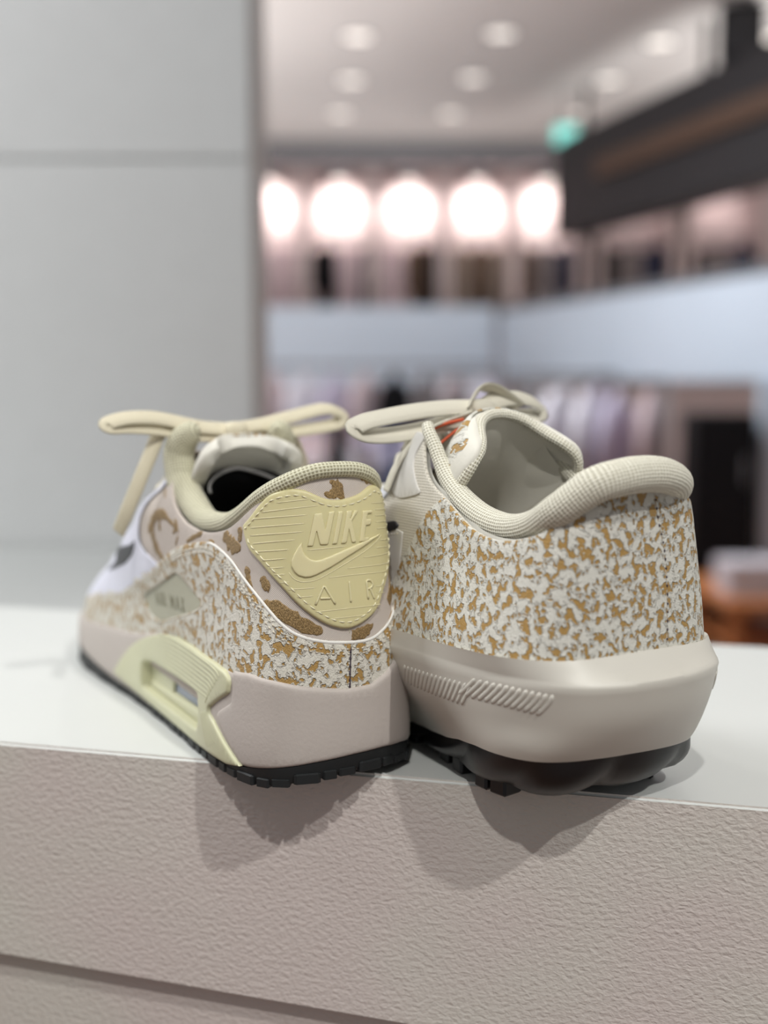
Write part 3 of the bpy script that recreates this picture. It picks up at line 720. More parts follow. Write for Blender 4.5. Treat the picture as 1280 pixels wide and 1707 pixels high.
# pale blue partition, its right run coming nearer
struct(box('wall_right', (-1.3, 8.5, 0), (.80, 8.62, 1.74), M['fascia'], None, .01))
wk = empty('walkway_side', (.82, 8.44, 0), math.atan2(-3.14, .98), 'pale blue raised walkway side panel coming nearer towards the right', 'panel')
box('side_panel', (0, 0, 1.2), (5.2, .1, 1.70), M['fascia'], wk, .01); box('top_rail', (0, -.01, 1.7), (5.2, .11, 1.74), M['steel'], wk, .008)
for x in (.3, 5.1): box('post', (x, .02, 0), (x+.06, .08, 1.2), M['steel'], wk, .004)
# dark beam hung below the ceiling on the right
bm_ = empty('hanging_beam', (.85, 9.0, 0), math.atan2(-3.4, .98), 'long dark beam with a brown rail hung under the ceiling at right', 'beam')
box('beam_body', (1.25, -.1, 2.14), (5.5, .12, 2.74), M['dark'], bm_, .01)
box('rail', (1.9, -.14, 2.4), (5.5, -.1, 2.52), M['brown'], bm_, .008)
for x in (1.5, 2.9, 4.2): tube('hanger_rod', [(x, 0, 2.71), (x, 0, 2.9), (x, 0, 3.04)], .02, .02, bm_, M['dark'], (1, 0, 0), 8, scale=1.0)
sp = empty('loudspeaker', (1.74, 5.9, 2.745), -.3, 'black box loudspeaker standing on the dark hanging beam', 'loudspeaker')
box('case', (-.11, -.09, 0), (.11, .09, .26), GM['black_cloth'], sp, .012); box('grille', (-.095, -.098, .02), (.095, -.088, .24), M['dark'], sp, .006)
es = empty('exit_sign', (1.16, 7.7, 2.77), 0, 'small glowing teal sign hanging from the ceiling beside the dark beam', 'sign')
box('housing', (-.075, -.02, -.06), (.075, .02, .06), M['steel'], es, .006)
box('panel', (-.068, -.026, -.052), (.068, -.02, .052), emit('teal_glow', (140, 224, 214), 1.1), es, .003)
tube('rod', [(0, 0, .06), (0, 0, .14), (0, 0, .27)], .006, .006, es, M['steel'], (1, 0, 0), 6, scale=1.0)

# unseen fill lights added to brighten the shop, its ceiling and the white wall
def area(name, loc, rot, w, h_, power, col=(1, .95, .92)):
    l = bpy.data.lights.new(name, 'AREA'); l.shape = 'RECTANGLE'; l.size = w; l.size_y = h_; l.energy = power; l.color = col
    o = bpy.data.objects.new(name, l); COL.objects.link(o); o.location = loc; o.rotation_euler = rot
area('partition_ceiling_fill', (-.2, 8.56, 1.9), (math.pi, 0, 0), 1.8, .08, 5)  # added above the partition without a fixture, lifts the far ceiling
area('hidden_ceiling_fill', (3.6, 6.0, 1.2), (math.pi, 0, 0), 1.4, 1.4, 120)  # bodiless fill out of view on the right, added to brighten the ceiling
area('hidden_ceiling_fill', (-2.6, 5.6, 1.0), (math.pi, 0, 0), 1.6, 1.6, 135)  # added ceiling fill without a body, hidden behind the white wall
area('overhead_fill', (.1, 5.0, 3.0), (.2, 0, 0), 1.4, .6, 78, (.93, .97, 1))  # unseen overhead fill, added to brighten the shop
area('overhead_fill', (-1.9, .85, 2.98), (math.radians(24), 0, .1), .8, .5, 62, (.98, .99, 1))  # unseen overhead fill, added to brighten the white wall
# lower shop floor: tables with stacked goods, rails, a dark cabinet
def table(x, y, w, d, h, mat, label):
    t = empty('display_table', (x, y, 0), 0, label, 'table')
    box('tabletop', (-w/2, -d/2, h-.04), (w/2, d/2, h), mat, t, .006)
    for sx in (-1, 1):
        for sy in (-1, 1): box('leg', (sx*(w/2-.05)-.025, sy*(d/2-.05)-.025, 0), (sx*(w/2-.05)+.025, sy*(d/2-.05)+.025, h-.04), mat, t, .004)
    box('shelf', (-w/2+.06, -d/2+.06, .14), (w/2-.06, d/2-.06, .17), mat, t, .004)
    return h
def carton(x, y, z, w, d, h, mat, label, group, rz=0):
    c = empty('shoe_box', (x, y, z), rz, label, 'box', group)
    box('tray', (-w/2, -d/2, 0), (w/2, d/2, h*.8), mat, c, .003); box('lid', (-w/2-.004, -d/2-.004, h*.62), (w/2+.004, d/2+.004, h), mat, c, .004)
h = table(1.95, 4.72, 1.3, .7, .36, plain('orange_oak', (196, 128, 80), .5), 'orange oak display table low behind the right shoe')
for i, (x, c, n) in enumerate(((1.62, 'white', 1), (1.98, 'lilac', 1), (2.3, 'brown', 2))):
    for j in range(n): carton(x-.12, 4.62, h+.13*j, .3, .22, .13, GM[c+'_cloth'], '%s box on the orange oak table%s' % (c, (', upper of two' if j else ', lower of two') if n > 1 else ''), 'boxes on the oak table')
h = table(-.35, 6.6, 1.2, .7, .78, plain('pale_laminate', (200, 196, 200), .5), 'pale display table between the two shoes, far back')
for i, (x, c) in enumerate(((-.72, 'white'), (-.36, 'rose'), (.0, 'lilac'))): carton(x, 6.5, h, .3, .22, .14, GM[c+'_cloth'], '%s box on the pale far table' % c, 'boxes on the pale table')
def rail(x, y, w, label, cols, glabel, ztop=1.22, gw=.36, gh=.72):
    r_ = empty('garment_rail', (x, y, 0), 0, label, 'garment rail')
    tube('bar', [(-w/2, 0, ztop+.04), (0, 0, ztop+.04), (w/2, 0, ztop+.04)], .014, .014, r_, M['steel'], (0, 0, 1), 8, scale=1.0)
    for s in (-1, 1):
        tube('post', [(s*w/2, 0, .03), (s*w/2, 0, .6), (s*w/2, 0, ztop+.04)], .014, .014, r_, M['steel'], (1, 0, 0), 8, scale=1.0)
        tube('foot', [(s*w/2, -.25, .02), (s*w/2, 0, .03), (s*w/2, .25, .02)], .016, .016, r_, M['steel'], (0, 0, 1), 8, scale=1.0)
    cn = {}
    for i, c in enumerate(cols):
        nb = cn.get(c, 0); cn[c] = nb+1
        lb_ = ('%s garment on the %s' % (c, glabel)) if cols.count(c) == 1 else ('%s %s garment from the left on the %s' % (ORD[nb], c, glabel))
        garment(x-w/2+(i+.5)*w/len(cols), y, ztop, gw, gh, GM[c+'_cloth'], lb_, '%s garments on the %s' % (c, glabel), rz=1.15+.12*math.sin(i*2.3))
rail(-.12, 7.4, 1.7, 'steel garment rail before the pale partition, seen above the left sneaker', ['white', 'rose', 'white', 'lilac', 'rose', 'black', 'grey', 'rose', 'white'], 'rail above the left sneaker', 1.26)
rail(.8, 6.6, 1.0, 'steel garment rail before the pale partition, seen above the right shoe', ['grey', 'lilac', 'grey', 'white', 'lilac'], 'rail above the right shoe', 1.2)
rail(1.03, 5.6, .62, 'short steel garment rail beside the dark tall cabinet', ['white', 'white', 'lilac', 'rose'], 'short rail beside the dark cabinet', 1.16)
for (x, y, c, w, h, lab) in ((-.07, 4.6, 'brown', .1, .95, 'brown slim bottle-shaped vase standing between the shoes'), (.03, 4.6, 'blue', .12, 1.0, 'blue slim vase standing between the shoes'), (-.2, 4.9, 'black', .16, 1.02, 'black tall vase standing behind the left laces')):
    v = empty('floor_vase', (x, y, 0), 0, lab, 'vase')
    a = np.arange(16)*2*np.pi/16; pr = [(.0, .5), (.04, .55), (.3, 1), (.62, .95), (.84, .6), (.93, .42), (1, .5)]
    V = np.vstack([np.stack([w*.5*r1*np.cos(a), w*.5*r1*np.sin(a), np.full(16, t*h)], 1) for t, r1 in pr])
    F = [(i*16+k, i*16+(k+1) % 16, (i+1)*16+(k+1) % 16, (i+1)*16+k) for i in range(len(pr)-1) for k in range(16)]+[tuple(range(16))]
    mesh('body', V, F, GM[c+'_cloth'], v, scale=1.0)
    tube('lip', np.stack([w*.25*np.cos(a), w*.25*np.sin(a), np.full(16, h)], 1), .006, .006, v, GM[c+'_cloth'], (0, 0, 1), 6, closed=True, scale=1.0)
DC = empty('tall_cabinet', (1.53, 5.35, 0), -.1, 'dark tall cabinet standing behind the heel of the right shoe', 'cabinet')
box('carcass', (-.14, -.15, .05), (.14, .2, 1.06), M['dark'], DC, .006)
for z0, z1 in ((.07, .55), (.57, 1.04)):
    d = box('door', (-.13, -.17, z0), (.13, -.15, z1), GM['black_cloth'], DC, .004); box('handle', (.08, -.185, z0+.18), (.095, -.17, z0+.3), M['steel'], d, .002)
box('plinth', (-.12, -.13, 0), (.12, .18, .05), GM['black_cloth'], DC, .004)
PL = struct(box('trim_2', (1.72, 5.3, 0), (1.86, 5.42, 1.2), M['fascia'], None, .006))
# ------------------------------------------------------------------ left sneaker
def send(surf, z, side=1):
    """arc length at which the contour of height z closes at the front"""
    j = int(round((np.clip(z, surf.Z[0], surf.Z[-1])-surf.Z[0])/surf.DZ)); r = surf.T[j]
    mv = np.linalg.norm(np.diff(r, axis=0), axis=1) > 1e-4
    k = np.where(mv)[0]
    return surf.S[k[-1]+1] if side > 0 else surf.S[k[0]]
def outline(surf, zb, collar, throat):
    """polygon of a shoe upper: bottom line, then up the throat and along the collar; collar = [(s, z)] left to right"""
    bot = [(s, zb) for s in np.linspace(send(surf, zb, -1)+.3, send(surf, zb)-.3, 140)]
    up = [(send(surf, z)-g, z) for z, g in throat]
    dn = [(send(surf, z, -1)+g, z) for z, g in reversed(throat)]
    return bot+up+collar+dn

ROT = math.pi/2
def local_frame(th): return math.pi/2+math.radians(th)

A = empty('sneaker', (-.0118, .4001, TOP), local_frame(29),
          'cream sneaker with ridged rubber heel tab and windowed sole, on the white ledge', 'shoe', 'sneakers on the display ledge')
mir = lambda L: [(-a, b) for a, b in L]
# collar line left -> right
ca = [(113, 113), (110, 104), (106, 95), (100.3, 89.7), (95, 86.9), (89.8, 85.3), (77, 83.9), (62, 85.4), (49.2, 89.3), (32.9, 97.9), (21.3, 104.6), (13.4, 107.2), (3, 107.8)]
cola = ca+mir(ca[:-1])[::-1]
cola = cr(np.array(cola), 4).tolist()
thr = [(60, .3), (70, .6), (75, 6), (82, 14), (90, 17), (100, 17), (110, 16)]
polyA = outline(A_UP, 19, cola, thr)
patch('quarter', A_UP, polyA, .8, A, M['brocade'], off=-.8, res=4, rim=.8, under=.6, step=2)

# mudguard of flecked leather
mt = D['mud_top']
left = [p for p in mt if p[0] > -14]
right = [(-a, b) for a, b in mt if a > 12]
right = right[::-1]
top = [(264, 29.5)]+left+[(-15.4, 52.6)]+[(-20, 55.2), (-24.5, 59)]+[p for p in right if p[0] < -29]+[(-264, 29.5)]
top = cr(np.array(top), 3).tolist()
botl = [(s, min(29.5, float(np.interp(abs(s), [120, 170, 200, 225, 263], [29.5, 26, 24, 21.5, 18])))) for s in np.linspace(-264, 264, 130)]
mg = patch('mudguard', A_UP, botl+top, .9, A, M['a_speckle'], off=.05, holes=[D['diamond']], res=3.0, rim=.7, under=.3, step=1.6, hole_depth=.2)
# pale cut edge and double stitching
edge_line = [p for p in cr(np.array([q for q in left if q[0] < 70]+[(-15.4, 52.6), (-20, 55.2), (-24.5, 59)]+[p for p in right if -70 < p[0] < -29]), 4)]
surftube('cut_edge', A_UP, edge_line[::3], .62, .75, mg, M['white_edge'])
def inset(line, d):
    L = np.array(line, float); t = np.gradient(L, axis=0); t /= np.linalg.norm(t, axis=1, keepdims=True)
    return L+np.stack([-t[:, 1], t[:, 0]], 1)*d
full_line = cr(np.array(left+[(-15.4, 52.6), (-20, 55.2), (-24.5, 59)]+[p for p in right if p[0] < -29]), 4)
for d in (2.3, 4.0):
    stitches('stitch_row', A_UP, inset(full_line, d)[::4], .95, mg, M['stitch_w'], 1.5, .5, .34)
dm = np.array(D['diamond']); dc = dm.mean(0)
dl = dc+(dm-dc)*1.09
stitches('stitch_row', A_UP, np.vstack([dl, dl[:1]]), .95, mg, M['stitch_w'], 1.3, .5, .3)
sm = [(-.6, 29.5), (-.5, 36), (-.8, 43), (-1.2, 48.5)]
surftube('heel_seam', A_UP, sm, .28, .95, mg, M['stitch_d'])
stitches('seam_thread', A_UP, [(a+.2, b) for a, b in sm], 1.0, mg, M['stitch_d'], 1.2, 1.2, .36)

# diamond badge with embossed lettering
bd = patch('badge', A_UP, dc+(dm-dc)*1.06, .3, A, M['badge'], off=-.05, res=3, rim=.5, smooth=True)
def strokes_text(name, surf, word, origin, ux, uz, h, gap, r, off, parent, mat):
    G = {'A': [[(0, 0), (.35, 1), (.7, 0)], [(.13, .38), (.57, .38)]], 'I': [[(.05, 0), (.05, 1)]],
         'R': [[(0, 0), (0, 1), (.4, 1), (.55, .78), (.4, .52), (.02, .5)], [(.28, .5), (.6, 0)]],
         'M': [[(0, 0), (.1, 1), (.42, .2), (.74, 1), (.84, 0)]], 'X': [[(0, 0), (.6, 1)], [(0, 1), (.6, 0)]], ' ': []}
    W = {'A': .7, 'I': .1, 'R': .6, 'M': .84, 'X': .6, ' ': .25}
    x = 0
    for ch in word:
        geo = []
        for st in G[ch]:
            q = []
            for a, b in zip(st, st[1:]): q += [tuple(v) for v in resample(np.array([a, b]), n=4)]
            q = np.array(q); q = q[np.r_[True, np.linalg.norm(np.diff(q, axis=0), axis=1) > 1e-6]]
            S = origin[0]+(x+q[:, 0]*h)*ux[0]+q[:, 1]*h*uz[0]; Z = origin[1]+(x+q[:, 0]*h)*ux[1]+q[:, 1]*h*uz[1]
            P = surf.off(S, Z, off); geo.append(tubegeo(P, r, r*.7, surf.Nn(S, Z), 6))
        if geo: V, F, U = join_geo(geo); mesh(name, V, F, mat, parent, U)
        x += (W[ch]+gap)*h
strokes_text('letter', A_UP, 'AIR MAX', (134, 47.6), (-1, .07), (.05, 1), 5.6, .42, .26, .32, bd, M['badge_line'])

# gold embroidery
def emb(poly): patch('embroidery', A_UP, poly, .32, A, M['gold_thread'], off=-.05, res=1.6, rim=.4, under=.15, step=.8)
wd_ = {0: 4.6, 1: 1.8, 2: 1.8, 3: 2.2, 4: 2.2, 5: 1.6, 6: 1.6, 7: 1, 8: 2, 9: 5.5, 10: 3.4, 11: 3, 12: 3.4, 13: 1.6}
E0 = [(117, 68.5), (121, 71), (124.5, 74.5), (126.5, 78.5), (125.5, 82.5), (121.5, 85.5), (116.5, 87), (111, 86.8), (107, 85.2)]
for i in range(14):
    ln = D['emb_%d' % i]
    if i == 0: ln = E0
    if i == 3: ln = [(101.5, 86.5), (98.5, 81)]
    if i == 4: ln = [(129, 79.5), (126, 78), (127.5, 81.5)]
    if i == 5: ln = [(116, 97), (113, 93.5)]
    if i == 6: ln = [(129, 82), (131, 77)]
    emb(stroke(ln, wd_[i]))
    if i in (0, 3, 7, 9, 11): emb(stroke([(-a, b) for a, b in ln], wd_[i]))
for i in range(4):
    P = np.array(D['embp_%d' % i], float)
    emb(resample(P, n=41, closed=True)+np.random.RandomState(i).normal(0, .25, (40, 2)))
emb(np.array([(-22, 60), (-27, 64), (-34, 73), (-31, 76), (-25, 68), (-20, 63)], float))
surftube('back_seam', A_UP, [(-1.2, 53), (-1.0, 62), (0, 80), (.6, 98), (.9, 107)], .22, .1, A, M['stitch_w'])

# eyestay side panels (lavender white leather) with a check mark on them
eye = [(111, 110), (112.5, 102), (118, 97.5), (129, 93.2), (138, 87.5), (143, 81), (143, 75), (138, 70.5), (129, 67.2), (119, 65)]
eye = cr(np.array(eye), 4).tolist()
front = [(126, 62), (150, 54), (185, 43), (218, 37), (246, 33), (258, 30)]
def eyepoly(sg):
    r = []
    for z, g in [(30, .6), (45, .6), (58, .6), (66, 1), (72, 3), (78, 11), (86, 15), (96, 16), (108, 15)]: r.append((sg*(send(A_UP, z)-g), z))
    return [(sg*a, b) for a, b in eye]+[(sg*a, b) for a, b in front]+r
for sg in (1, -1):
    ep = patch('eyestay', A_UP, eyepoly(sg), .9, A, M['white_leather'], off=.05, res=4, rim=.8, step=2)
    el = [(sg*a, b) for a, b in eye[6:-4]]
    surftube('edge_line', A_UP, el[::3], .45, .3, ep, M['grey_welt'])
    sw = np.array([(148, 72.5), (153, 70.5), (163, 68.5), (178, 66), (195, 64), (192, 61.5), (186, 59), (196, 55.5), (210, 51), (190, 55), (168, 60), (154, 65.5), (149, 69)], float)*[sg, 1]
    patch('check_mark', A_UP, sw, .5, ep, M['black_leather'], off=.9, res=3, rim=.4, step=1.2)
    for k, z in enumerate((76, 83, 90, 97, 104)):
        s0 = sg*(send(A_UP, z)-{76: 14, 83: 18, 90: 20, 97: 21, 104: 21}[z]); a = np.arange(14)*2*np.pi/14
        P = A_UP.off(s0+1.8*np.cos(a), z+1.8*np.sin(a), 1.0); N = A_UP.Nn(s0+1.8*np.cos(a), z+1.8*np.sin(a))
        tube('eyelet', P, .5, .4, ep, M['white_edge'], N, 6, closed=True)

# heel tab
tabp = D['tab']+[(-24.5, 99.6), (-29, 95), (-31, 90), (-30, 84.5), (-26, 78.5), (-21.8, 73)]+D['tab2'][:-1]
tb = patch('heel_tab', A_UP, tabp, 1.5, A, M['tab'], off=.05, res=2.2, rim=1.2, under=.5, smooth=True, step=1.0)
i = 0
while 'ridge_%d' % i in D:
    surftube('ridge', A_UP, D['ridge_%d' % i], .2, 1.52, tb, M['tab_raised'], seg=6, flat=.8); i += 1
for k in 'NIKE':
    patch('letter', A_UP, D['let_'+k], .6, tb, M['tab_raised'], off=1.5, res=1.2, rim=.32, under=.2, step=.5, edge=.55)
for k in ('A1', 'A2', 'I2', 'R1', 'R2'):
    L = D['let_'+k]
    L = [tuple(v) for v in resample(np.array(L, float), n=14)]
    P = np.array(L); Q = A_UP.off(P[:, 0], P[:, 1], 1.62); tube('letter_stroke', Q, .42, .42, tb, M['tab_raised'], A_UP.Nn(P[:, 0], P[:, 1]), 8)
patch('check_emblem', A_UP, D['tab_swoosh'], .75, tb, M['tab_raised'], off=1.5, res=1.2, rim=.6, under=.2, step=.5, edge=.4)
surftube('emblem_line', A_UP, D['tab_groove'], .2, 1.55, tb, M['tab_raised'], seg=6)
tc = smooth_closed(np.array(tabp, float)); tcen = tc.mean(0)
ta_ = np.roll(tc, -1, 0)-np.roll(tc, 1, 0); tn_ = np.stack([-ta_[:, 1], ta_[:, 0]], 1); tn_ /= np.linalg.norm(tn_, axis=1, keepdims=True)
sgn = 1 if inside((tc+tn_*.5)[:1], tc)[0] else -1
til = tc+tn_*2.3*sgn
stitches('stitch_row', A_UP, np.vstack([til, til[:1]])[::3], 1.62, tb, M['stitch'], 2.1, .8, .26)

# collar roll
pad = np.array(D['a_pad']); heel = np.array(D['a_heel'])
cen = np.vstack([pad[:8], [(24.5, 21.5, 100.8)], [(15, 16.5, 106.2)], [(10.6, 9, 109.6)], [(10, 0, 110.3)]])
cen[0] = (104.5, 22.2, 116.2)
cen[0] = (107.5, 22.0, 116.2); cen[1] = (109.6, 23, 111.5); cen[2] = (108.6, 23, 105.8)
head = [(99.5, 17.2, 121.6), (101.5, 18.8, 121.0), (104.2, 20.4, 119.4)]
cen = np.vstack([head, cen])
rr = np.array([.3, 3.4, 4.9, 5.7, 5.9, 6.0, 5.9, 5.6, 4.8, 3.9, 3.2, 3.0, 2.8, 2.6, 2.6])
m2 = cen[:-1][::-1]*[1, -1, 1]
cl = cr(np.vstack([cen, m2]), 8); rl = cr(np.r_[rr, rr[:-1][::-1]][:, None], 8)[:, 0]
hz = np.stack([np.zeros(len(cl))]*2+[np.ones(len(cl))], 1)
V, F, U = tubegeo(cl, rl*1.08, rl*1.08, None, 20)
mesh('collar', V, F, M['a_knit'], A, U)
# inside: dark lining, insole, tongue
S_ = np.linspace(-128, 128, 150)
cz = np.array(sorted(cola)); zc = lambda S: np.minimum(np.interp(S, cz[:, 0], cz[:, 1])+1.0, 112)
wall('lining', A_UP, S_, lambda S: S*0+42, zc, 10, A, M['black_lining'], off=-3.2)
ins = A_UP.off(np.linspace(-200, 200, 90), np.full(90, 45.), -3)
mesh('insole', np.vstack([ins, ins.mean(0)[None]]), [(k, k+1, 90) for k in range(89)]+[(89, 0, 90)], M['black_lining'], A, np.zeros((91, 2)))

def tongue(name, C, W, back, parent, mat, thick, y0=0, pw=2.2, dz=0., nu=25, shift=0., uvs=1):
    C = cr(np.array(C, float), 5); W = cr(np.array(W, float)[:, None], 5)[:, 0]; B = cr(np.array(back, float)[:, None], 5)[:, 0]
    v = np.linspace(-1, 1, nu); V, U = [], []
    for (x, z), w, b in zip(C, W, B):
        k = np.abs(v)**pw
        V.append(np.stack([x-b*k+shift, y0+w*np.sin(v*np.pi/2*.96), z-dz*k], 1)); U.append(np.stack([v*w, np.full(nu, x)], 1))
    n = len(C); V = np.vstack(V); U = np.vstack(U)
    F = [(i*nu+j, i*nu+j+1, (i+1)*nu+j+1, (i+1)*nu+j) for i in range(n-1) for j in range(nu-1)]
    o = mesh(name, V, F, mat, parent, U)
    s = o.modifiers.new('thickness', 'SOLIDIFY'); s.thickness = thick*MM; s.offset = 0
    b = o.modifiers.new('round', 'SUBSURF'); b.levels = 1; b.render_levels = 2
    return o
TC = [(172, 66), (150, 78), (128, 91), (113, 101), (104.5, 109), (100, 114.5), (98.5, 116.6)]
tg = tongue('tongue', TC, [15, 17, 19.5, 20.8, 20.8, 19, 14], [4, 6, 9, 11, 12, 11, 8], A, M['lining'], 6.5, -2, 2.4, 5)
tongue('tongue_face', [(x+3.6, z+2.6) for x, z in TC], [14, 16, 18, 18.5, 18, 16, 11], [4, 6, 7, 7, 7, 7, 5], tg, M['a_speckle'], 1.6, -2, 2.6, 3)
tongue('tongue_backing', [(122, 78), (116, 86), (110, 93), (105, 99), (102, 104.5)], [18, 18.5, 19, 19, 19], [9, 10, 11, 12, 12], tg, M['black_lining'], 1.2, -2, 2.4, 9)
vv = np.linspace(-1, 1, 25)
wl = np.stack([101.3-12*np.abs(vv)**2, -2+19*np.sin(vv*np.pi/2*.96), 105-10*np.abs(vv-.1)**1.35], 1)
tube('welt', wl, .7, .5, tg, M['grey_welt'], (1, 0, 0), 8)

# laces: bars across the throat, bow, tails
def ribbon(name, P, w, parent, mat, up, t=.75, n=10, seg=10):
    P = cr(np.array(P, float), n)
    up = np.asarray(up, float)
    if up.ndim == 2: up = cr(up, n)
    return tube(name, P, w*.5, t, parent, mat, up, seg)
for z0, z1 in ((76, 83), (83, 90), (90, 97), (97, 104)):
    def pt(z, sg, o=1.4): s0 = sg*(send(A_UP, z)-20); return A_UP.off([s0], [z], o)[0]
    for sg in (1, -1):
        a, b = pt(z0, sg), pt(z1, -sg); m = (a+b)/2+np.array([6, 0, 7.5])
        ribbon('lace', [a, a*.6+m*.4+[1, 0, 1], m, b*.6+m*.4+[1, 0, 1], b], 6.5, A, M['lace'], (.6, 0, .8))
LB = M['lace']
bow = ribbon('bow_loop', [(110, 1, 121), (111, 13, 122.2), (112, 31, 126), (113, 43, 126.2), (113.5, 51, 124.2), (113, 50, 122.5), (113, 43, 122.5), (112, 31, 121.5), (111, 13, 118.6), (110, 1, 119.5)], 7.5, A, LB, (-.72, .1, .68))
bow2 = ribbon('bow_loop', [(110, -5, 121.5), (111, -16, 123), (112, -28, 125.5), (112, -45, 129), (113, -53.5, 127), (113, -54, 124.5), (112.5, -50, 122), (112, -33, 119.8), (111, -16, 119), (110, -5, 120)], 7.0, A, LB, (-.72, -.05, .68))
ribbon('lace_tail', [(110.5, 14, 121), (112, 25, 121.5), (113, 30, 119.5), (114, 34, 110.5), (116, 39, 98), (120, 43, 86), (126, 44.5, 78)], 6.5, A, LB, (-.75, .62, .2))
ribbon('lace_tail', [(110.5, -14, 119.5), (113, -28, 118), (115, -35, 110), (117, -39, 98), (120, -42, 86)], 6.5, A, LB, [(.3, 0, .95), (.3, -.4, .8), (.2, -.95, .2), (.2, -.95, .2), (.2, -.95, .2)])
th = np.linspace(-np.pi/2, np.pi/2, 11)
P = np.stack([np.full(11, 109.5), -2+5.2*np.sin(th), np.full(11, 120.0)], 1); r = np.maximum(.3, 4.6*np.cos(th)**.45)
tube('knot', P, r*1.0, r*.95, A, LB, (0, 0, 1), 14)

# sole
sole = A_MID
zbl = np.array(sorted([(254, 8), (225, 6), (191.8, 3.7), (152, 2.4), (96, 2.2), (63.8, 3), (43, 5.4), (28.5, 7.2), (14.2, 8.9), (-1.3, 10.1), (-13.2, 10.5), (-23.6, 10.0), (-45, 7), (-70, 4), (-110, 3), (-190, 4), (-225, 6), (-254, 8)]))
zb = lambda S: np.interp(S, zbl[:, 0], zbl[:, 1])
ztl = [(268, 22), (250, 23.5), (225, 25.5), (197.6, 28), (165.8, 30.5), (123.9, 37.5), (78.5, 38.8), (49.6, 38.3), (38.8, 39.5), (27.9, 38.4), (16.6, 36.2), (1.5, 34), (-8.6, 34.2), (-16.3, 37.6), (-21.1, 41), (-27, 43.8), (-35, 45), (-50, 43.5), (-78.5, 40.5), (-124, 37), (-166, 30.5), (-197, 28), (-225, 25.5), (-250, 23.5), (-268, 22)]
ztl[0] = (send(A_MID, 22)-.25, 22); ztl[-1] = (send(A_MID, 22, -1)+.25, 22)
zt = lambda S: np.interp(S, np.array(ztl)[::-1, 0], np.array(ztl)[::-1, 1])
ss = np.linspace(-send(A_MID, 14)+.2, send(A_MID, 14)-.2, 190)
poly = [(s, zb(s)-.3) for s in ss]+cr(np.array(ztl), 6).tolist()
holeL = D['cass_hole']; hc = np.array(holeL).mean(0); holeL = [tuple(hc+(np.array(p)-hc)*1.03) for p in holeL]
md = patch('midsole', A_MID, poly, 2.2, A, M['a_midsole'], off=-2.0, holes=[holeL, mir(holeL)], res=4, rim=2.4, under=1.5, step=2.2, edge=.05)
# inner top lip
wall('foot_bed', A_MID, np.linspace(-270, 270, 140), lambda S: zt(S)-3, lambda S: zt(S)-3+.01, 1, A, M['a_midsole'], off=lambda S, t: -1.0-14*t*np.clip((np.abs(S)-200)/50, .35, 1))
# heel cup
wl_ = D['wrap_left']
topw = [(a, zt(a)) for a in (46, 42, 38.8, 34, 27.9, 22, 16.6, 9, 1.5, -4, -8.6, -12, -16.3, -21.1, -26, -30, -36, -42)]
botw = [(a, zb(a)) for a in (-45, -35, -23.6, -13.2, -1.3, 14.2, 28.5, 38)]
polyw = wl_[::-1][:1]+wl_[::-1][1:-1]+[wl_[0]]+topw+[(-48.4, 36), (-49, 31), (-52, 26), (-58, 22.5), (-60, 19.5), (-58, 16), (-50, 10)]+botw
patch('heel_cup', A_MID, polyw, 1.6, md, M['a_midsole'], off=-1.0, res=3, rim=2.2, under=.6, step=1.4, edge=.25)
# cassette frames with the window
for sg in (1, -1):
    f = (lambda L: L) if sg > 0 else mir
    cs = patch('window_frame', A_MID, f(D['cass']), 1.5, A, M['cassette'], off=.1, holes=[f(D['cass_hole'])], res=2.6, rim=1.3, under=.6, step=1.3, edge=.25, hole_depth=5.5)
    hp = f([(152, 8), (152, 25.5), (76, 25.5), (75, 8)])
    aw = patch('window_pane', A_MID, hp, .3, cs, M['air'], off=-4.6, res=4, rim=.3)
    # recessed back block on the forward part and lower lip of the recess
    patch('recess', A_MID, f([(151, 8.5), (151, 25), (118, 25), (121, 8.5)]), 1.6, cs, M['cassette'], off=-4.6, res=4, rim=1.6)
    patch('recess', A_MID, f([(151, 8.5), (151, 13.6), (100, 14.6), (76, 15.2), (75, 8.5)]), 2.6, cs, M['cassette'], off=-4.6, res=3, rim=2.2)
    for k in range(8):
        q = k/7
        ln = [(126-6*q, 37.2-1.6*k), (100-2*q, 38.3-1.75*k), (72-2.*q, 37.6-1.8*k), (60+1.2*k, 36.4-1.75*k), (56.5+1.8*k, 34.6-1.75*k)]
        surftube('ridge', A_MID, f(ln), .42, 1.55, cs, M['cassette'], seg=6, flat=.6)
    for k in range(5):
        ln = [(69+1.2*k, 20-.4*k), (66+1.4*k, 15.5-.5*k), (60+1.8*k, 9.6-.9*k)]
        surftube('ridge', A_MID, f(ln), .4, 1.5, cs, M['cassette'], seg=6, flat=.6)

# outsole with lugs
So = np.linspace(-send(A_MID, 4)+.2, send(A_MID, 4)-.2, 240)
bz = lambda S: np.maximum(zb(S)-6.0, .9)
ou = wall('outsole', A_MID, So, bz, lambda S: zb(S)+.2, 4, A, M['rubber'], off=lambda S, t: .15-.5*(1-t)**3, bottom=True)
def lug(surf, s, z, parent, w, h, d, mat, off=-.5):
    P = surf.P([s], [z])[0]; N = surf.Nn([s], [z])[0]; N[2] = 0; N /= np.linalg.norm(N); T = np.cross([0, 0, 1], N)
    o = bpy.data.objects.new('tread_block', LUG[mat.name]); COL.objects.link(o); o.parent = parent
    Mx = Matrix((T.tolist(), N.tolist(), (0, 0, 1))).transposed().to_4x4()
    C = (P+N*(off-d/2))*MM
    o.matrix_local = Matrix.Translation(Vector(C.tolist())) @ Mx @ Matrix.Diagonal((w, d, h, 1))
    return o
LUG = {}
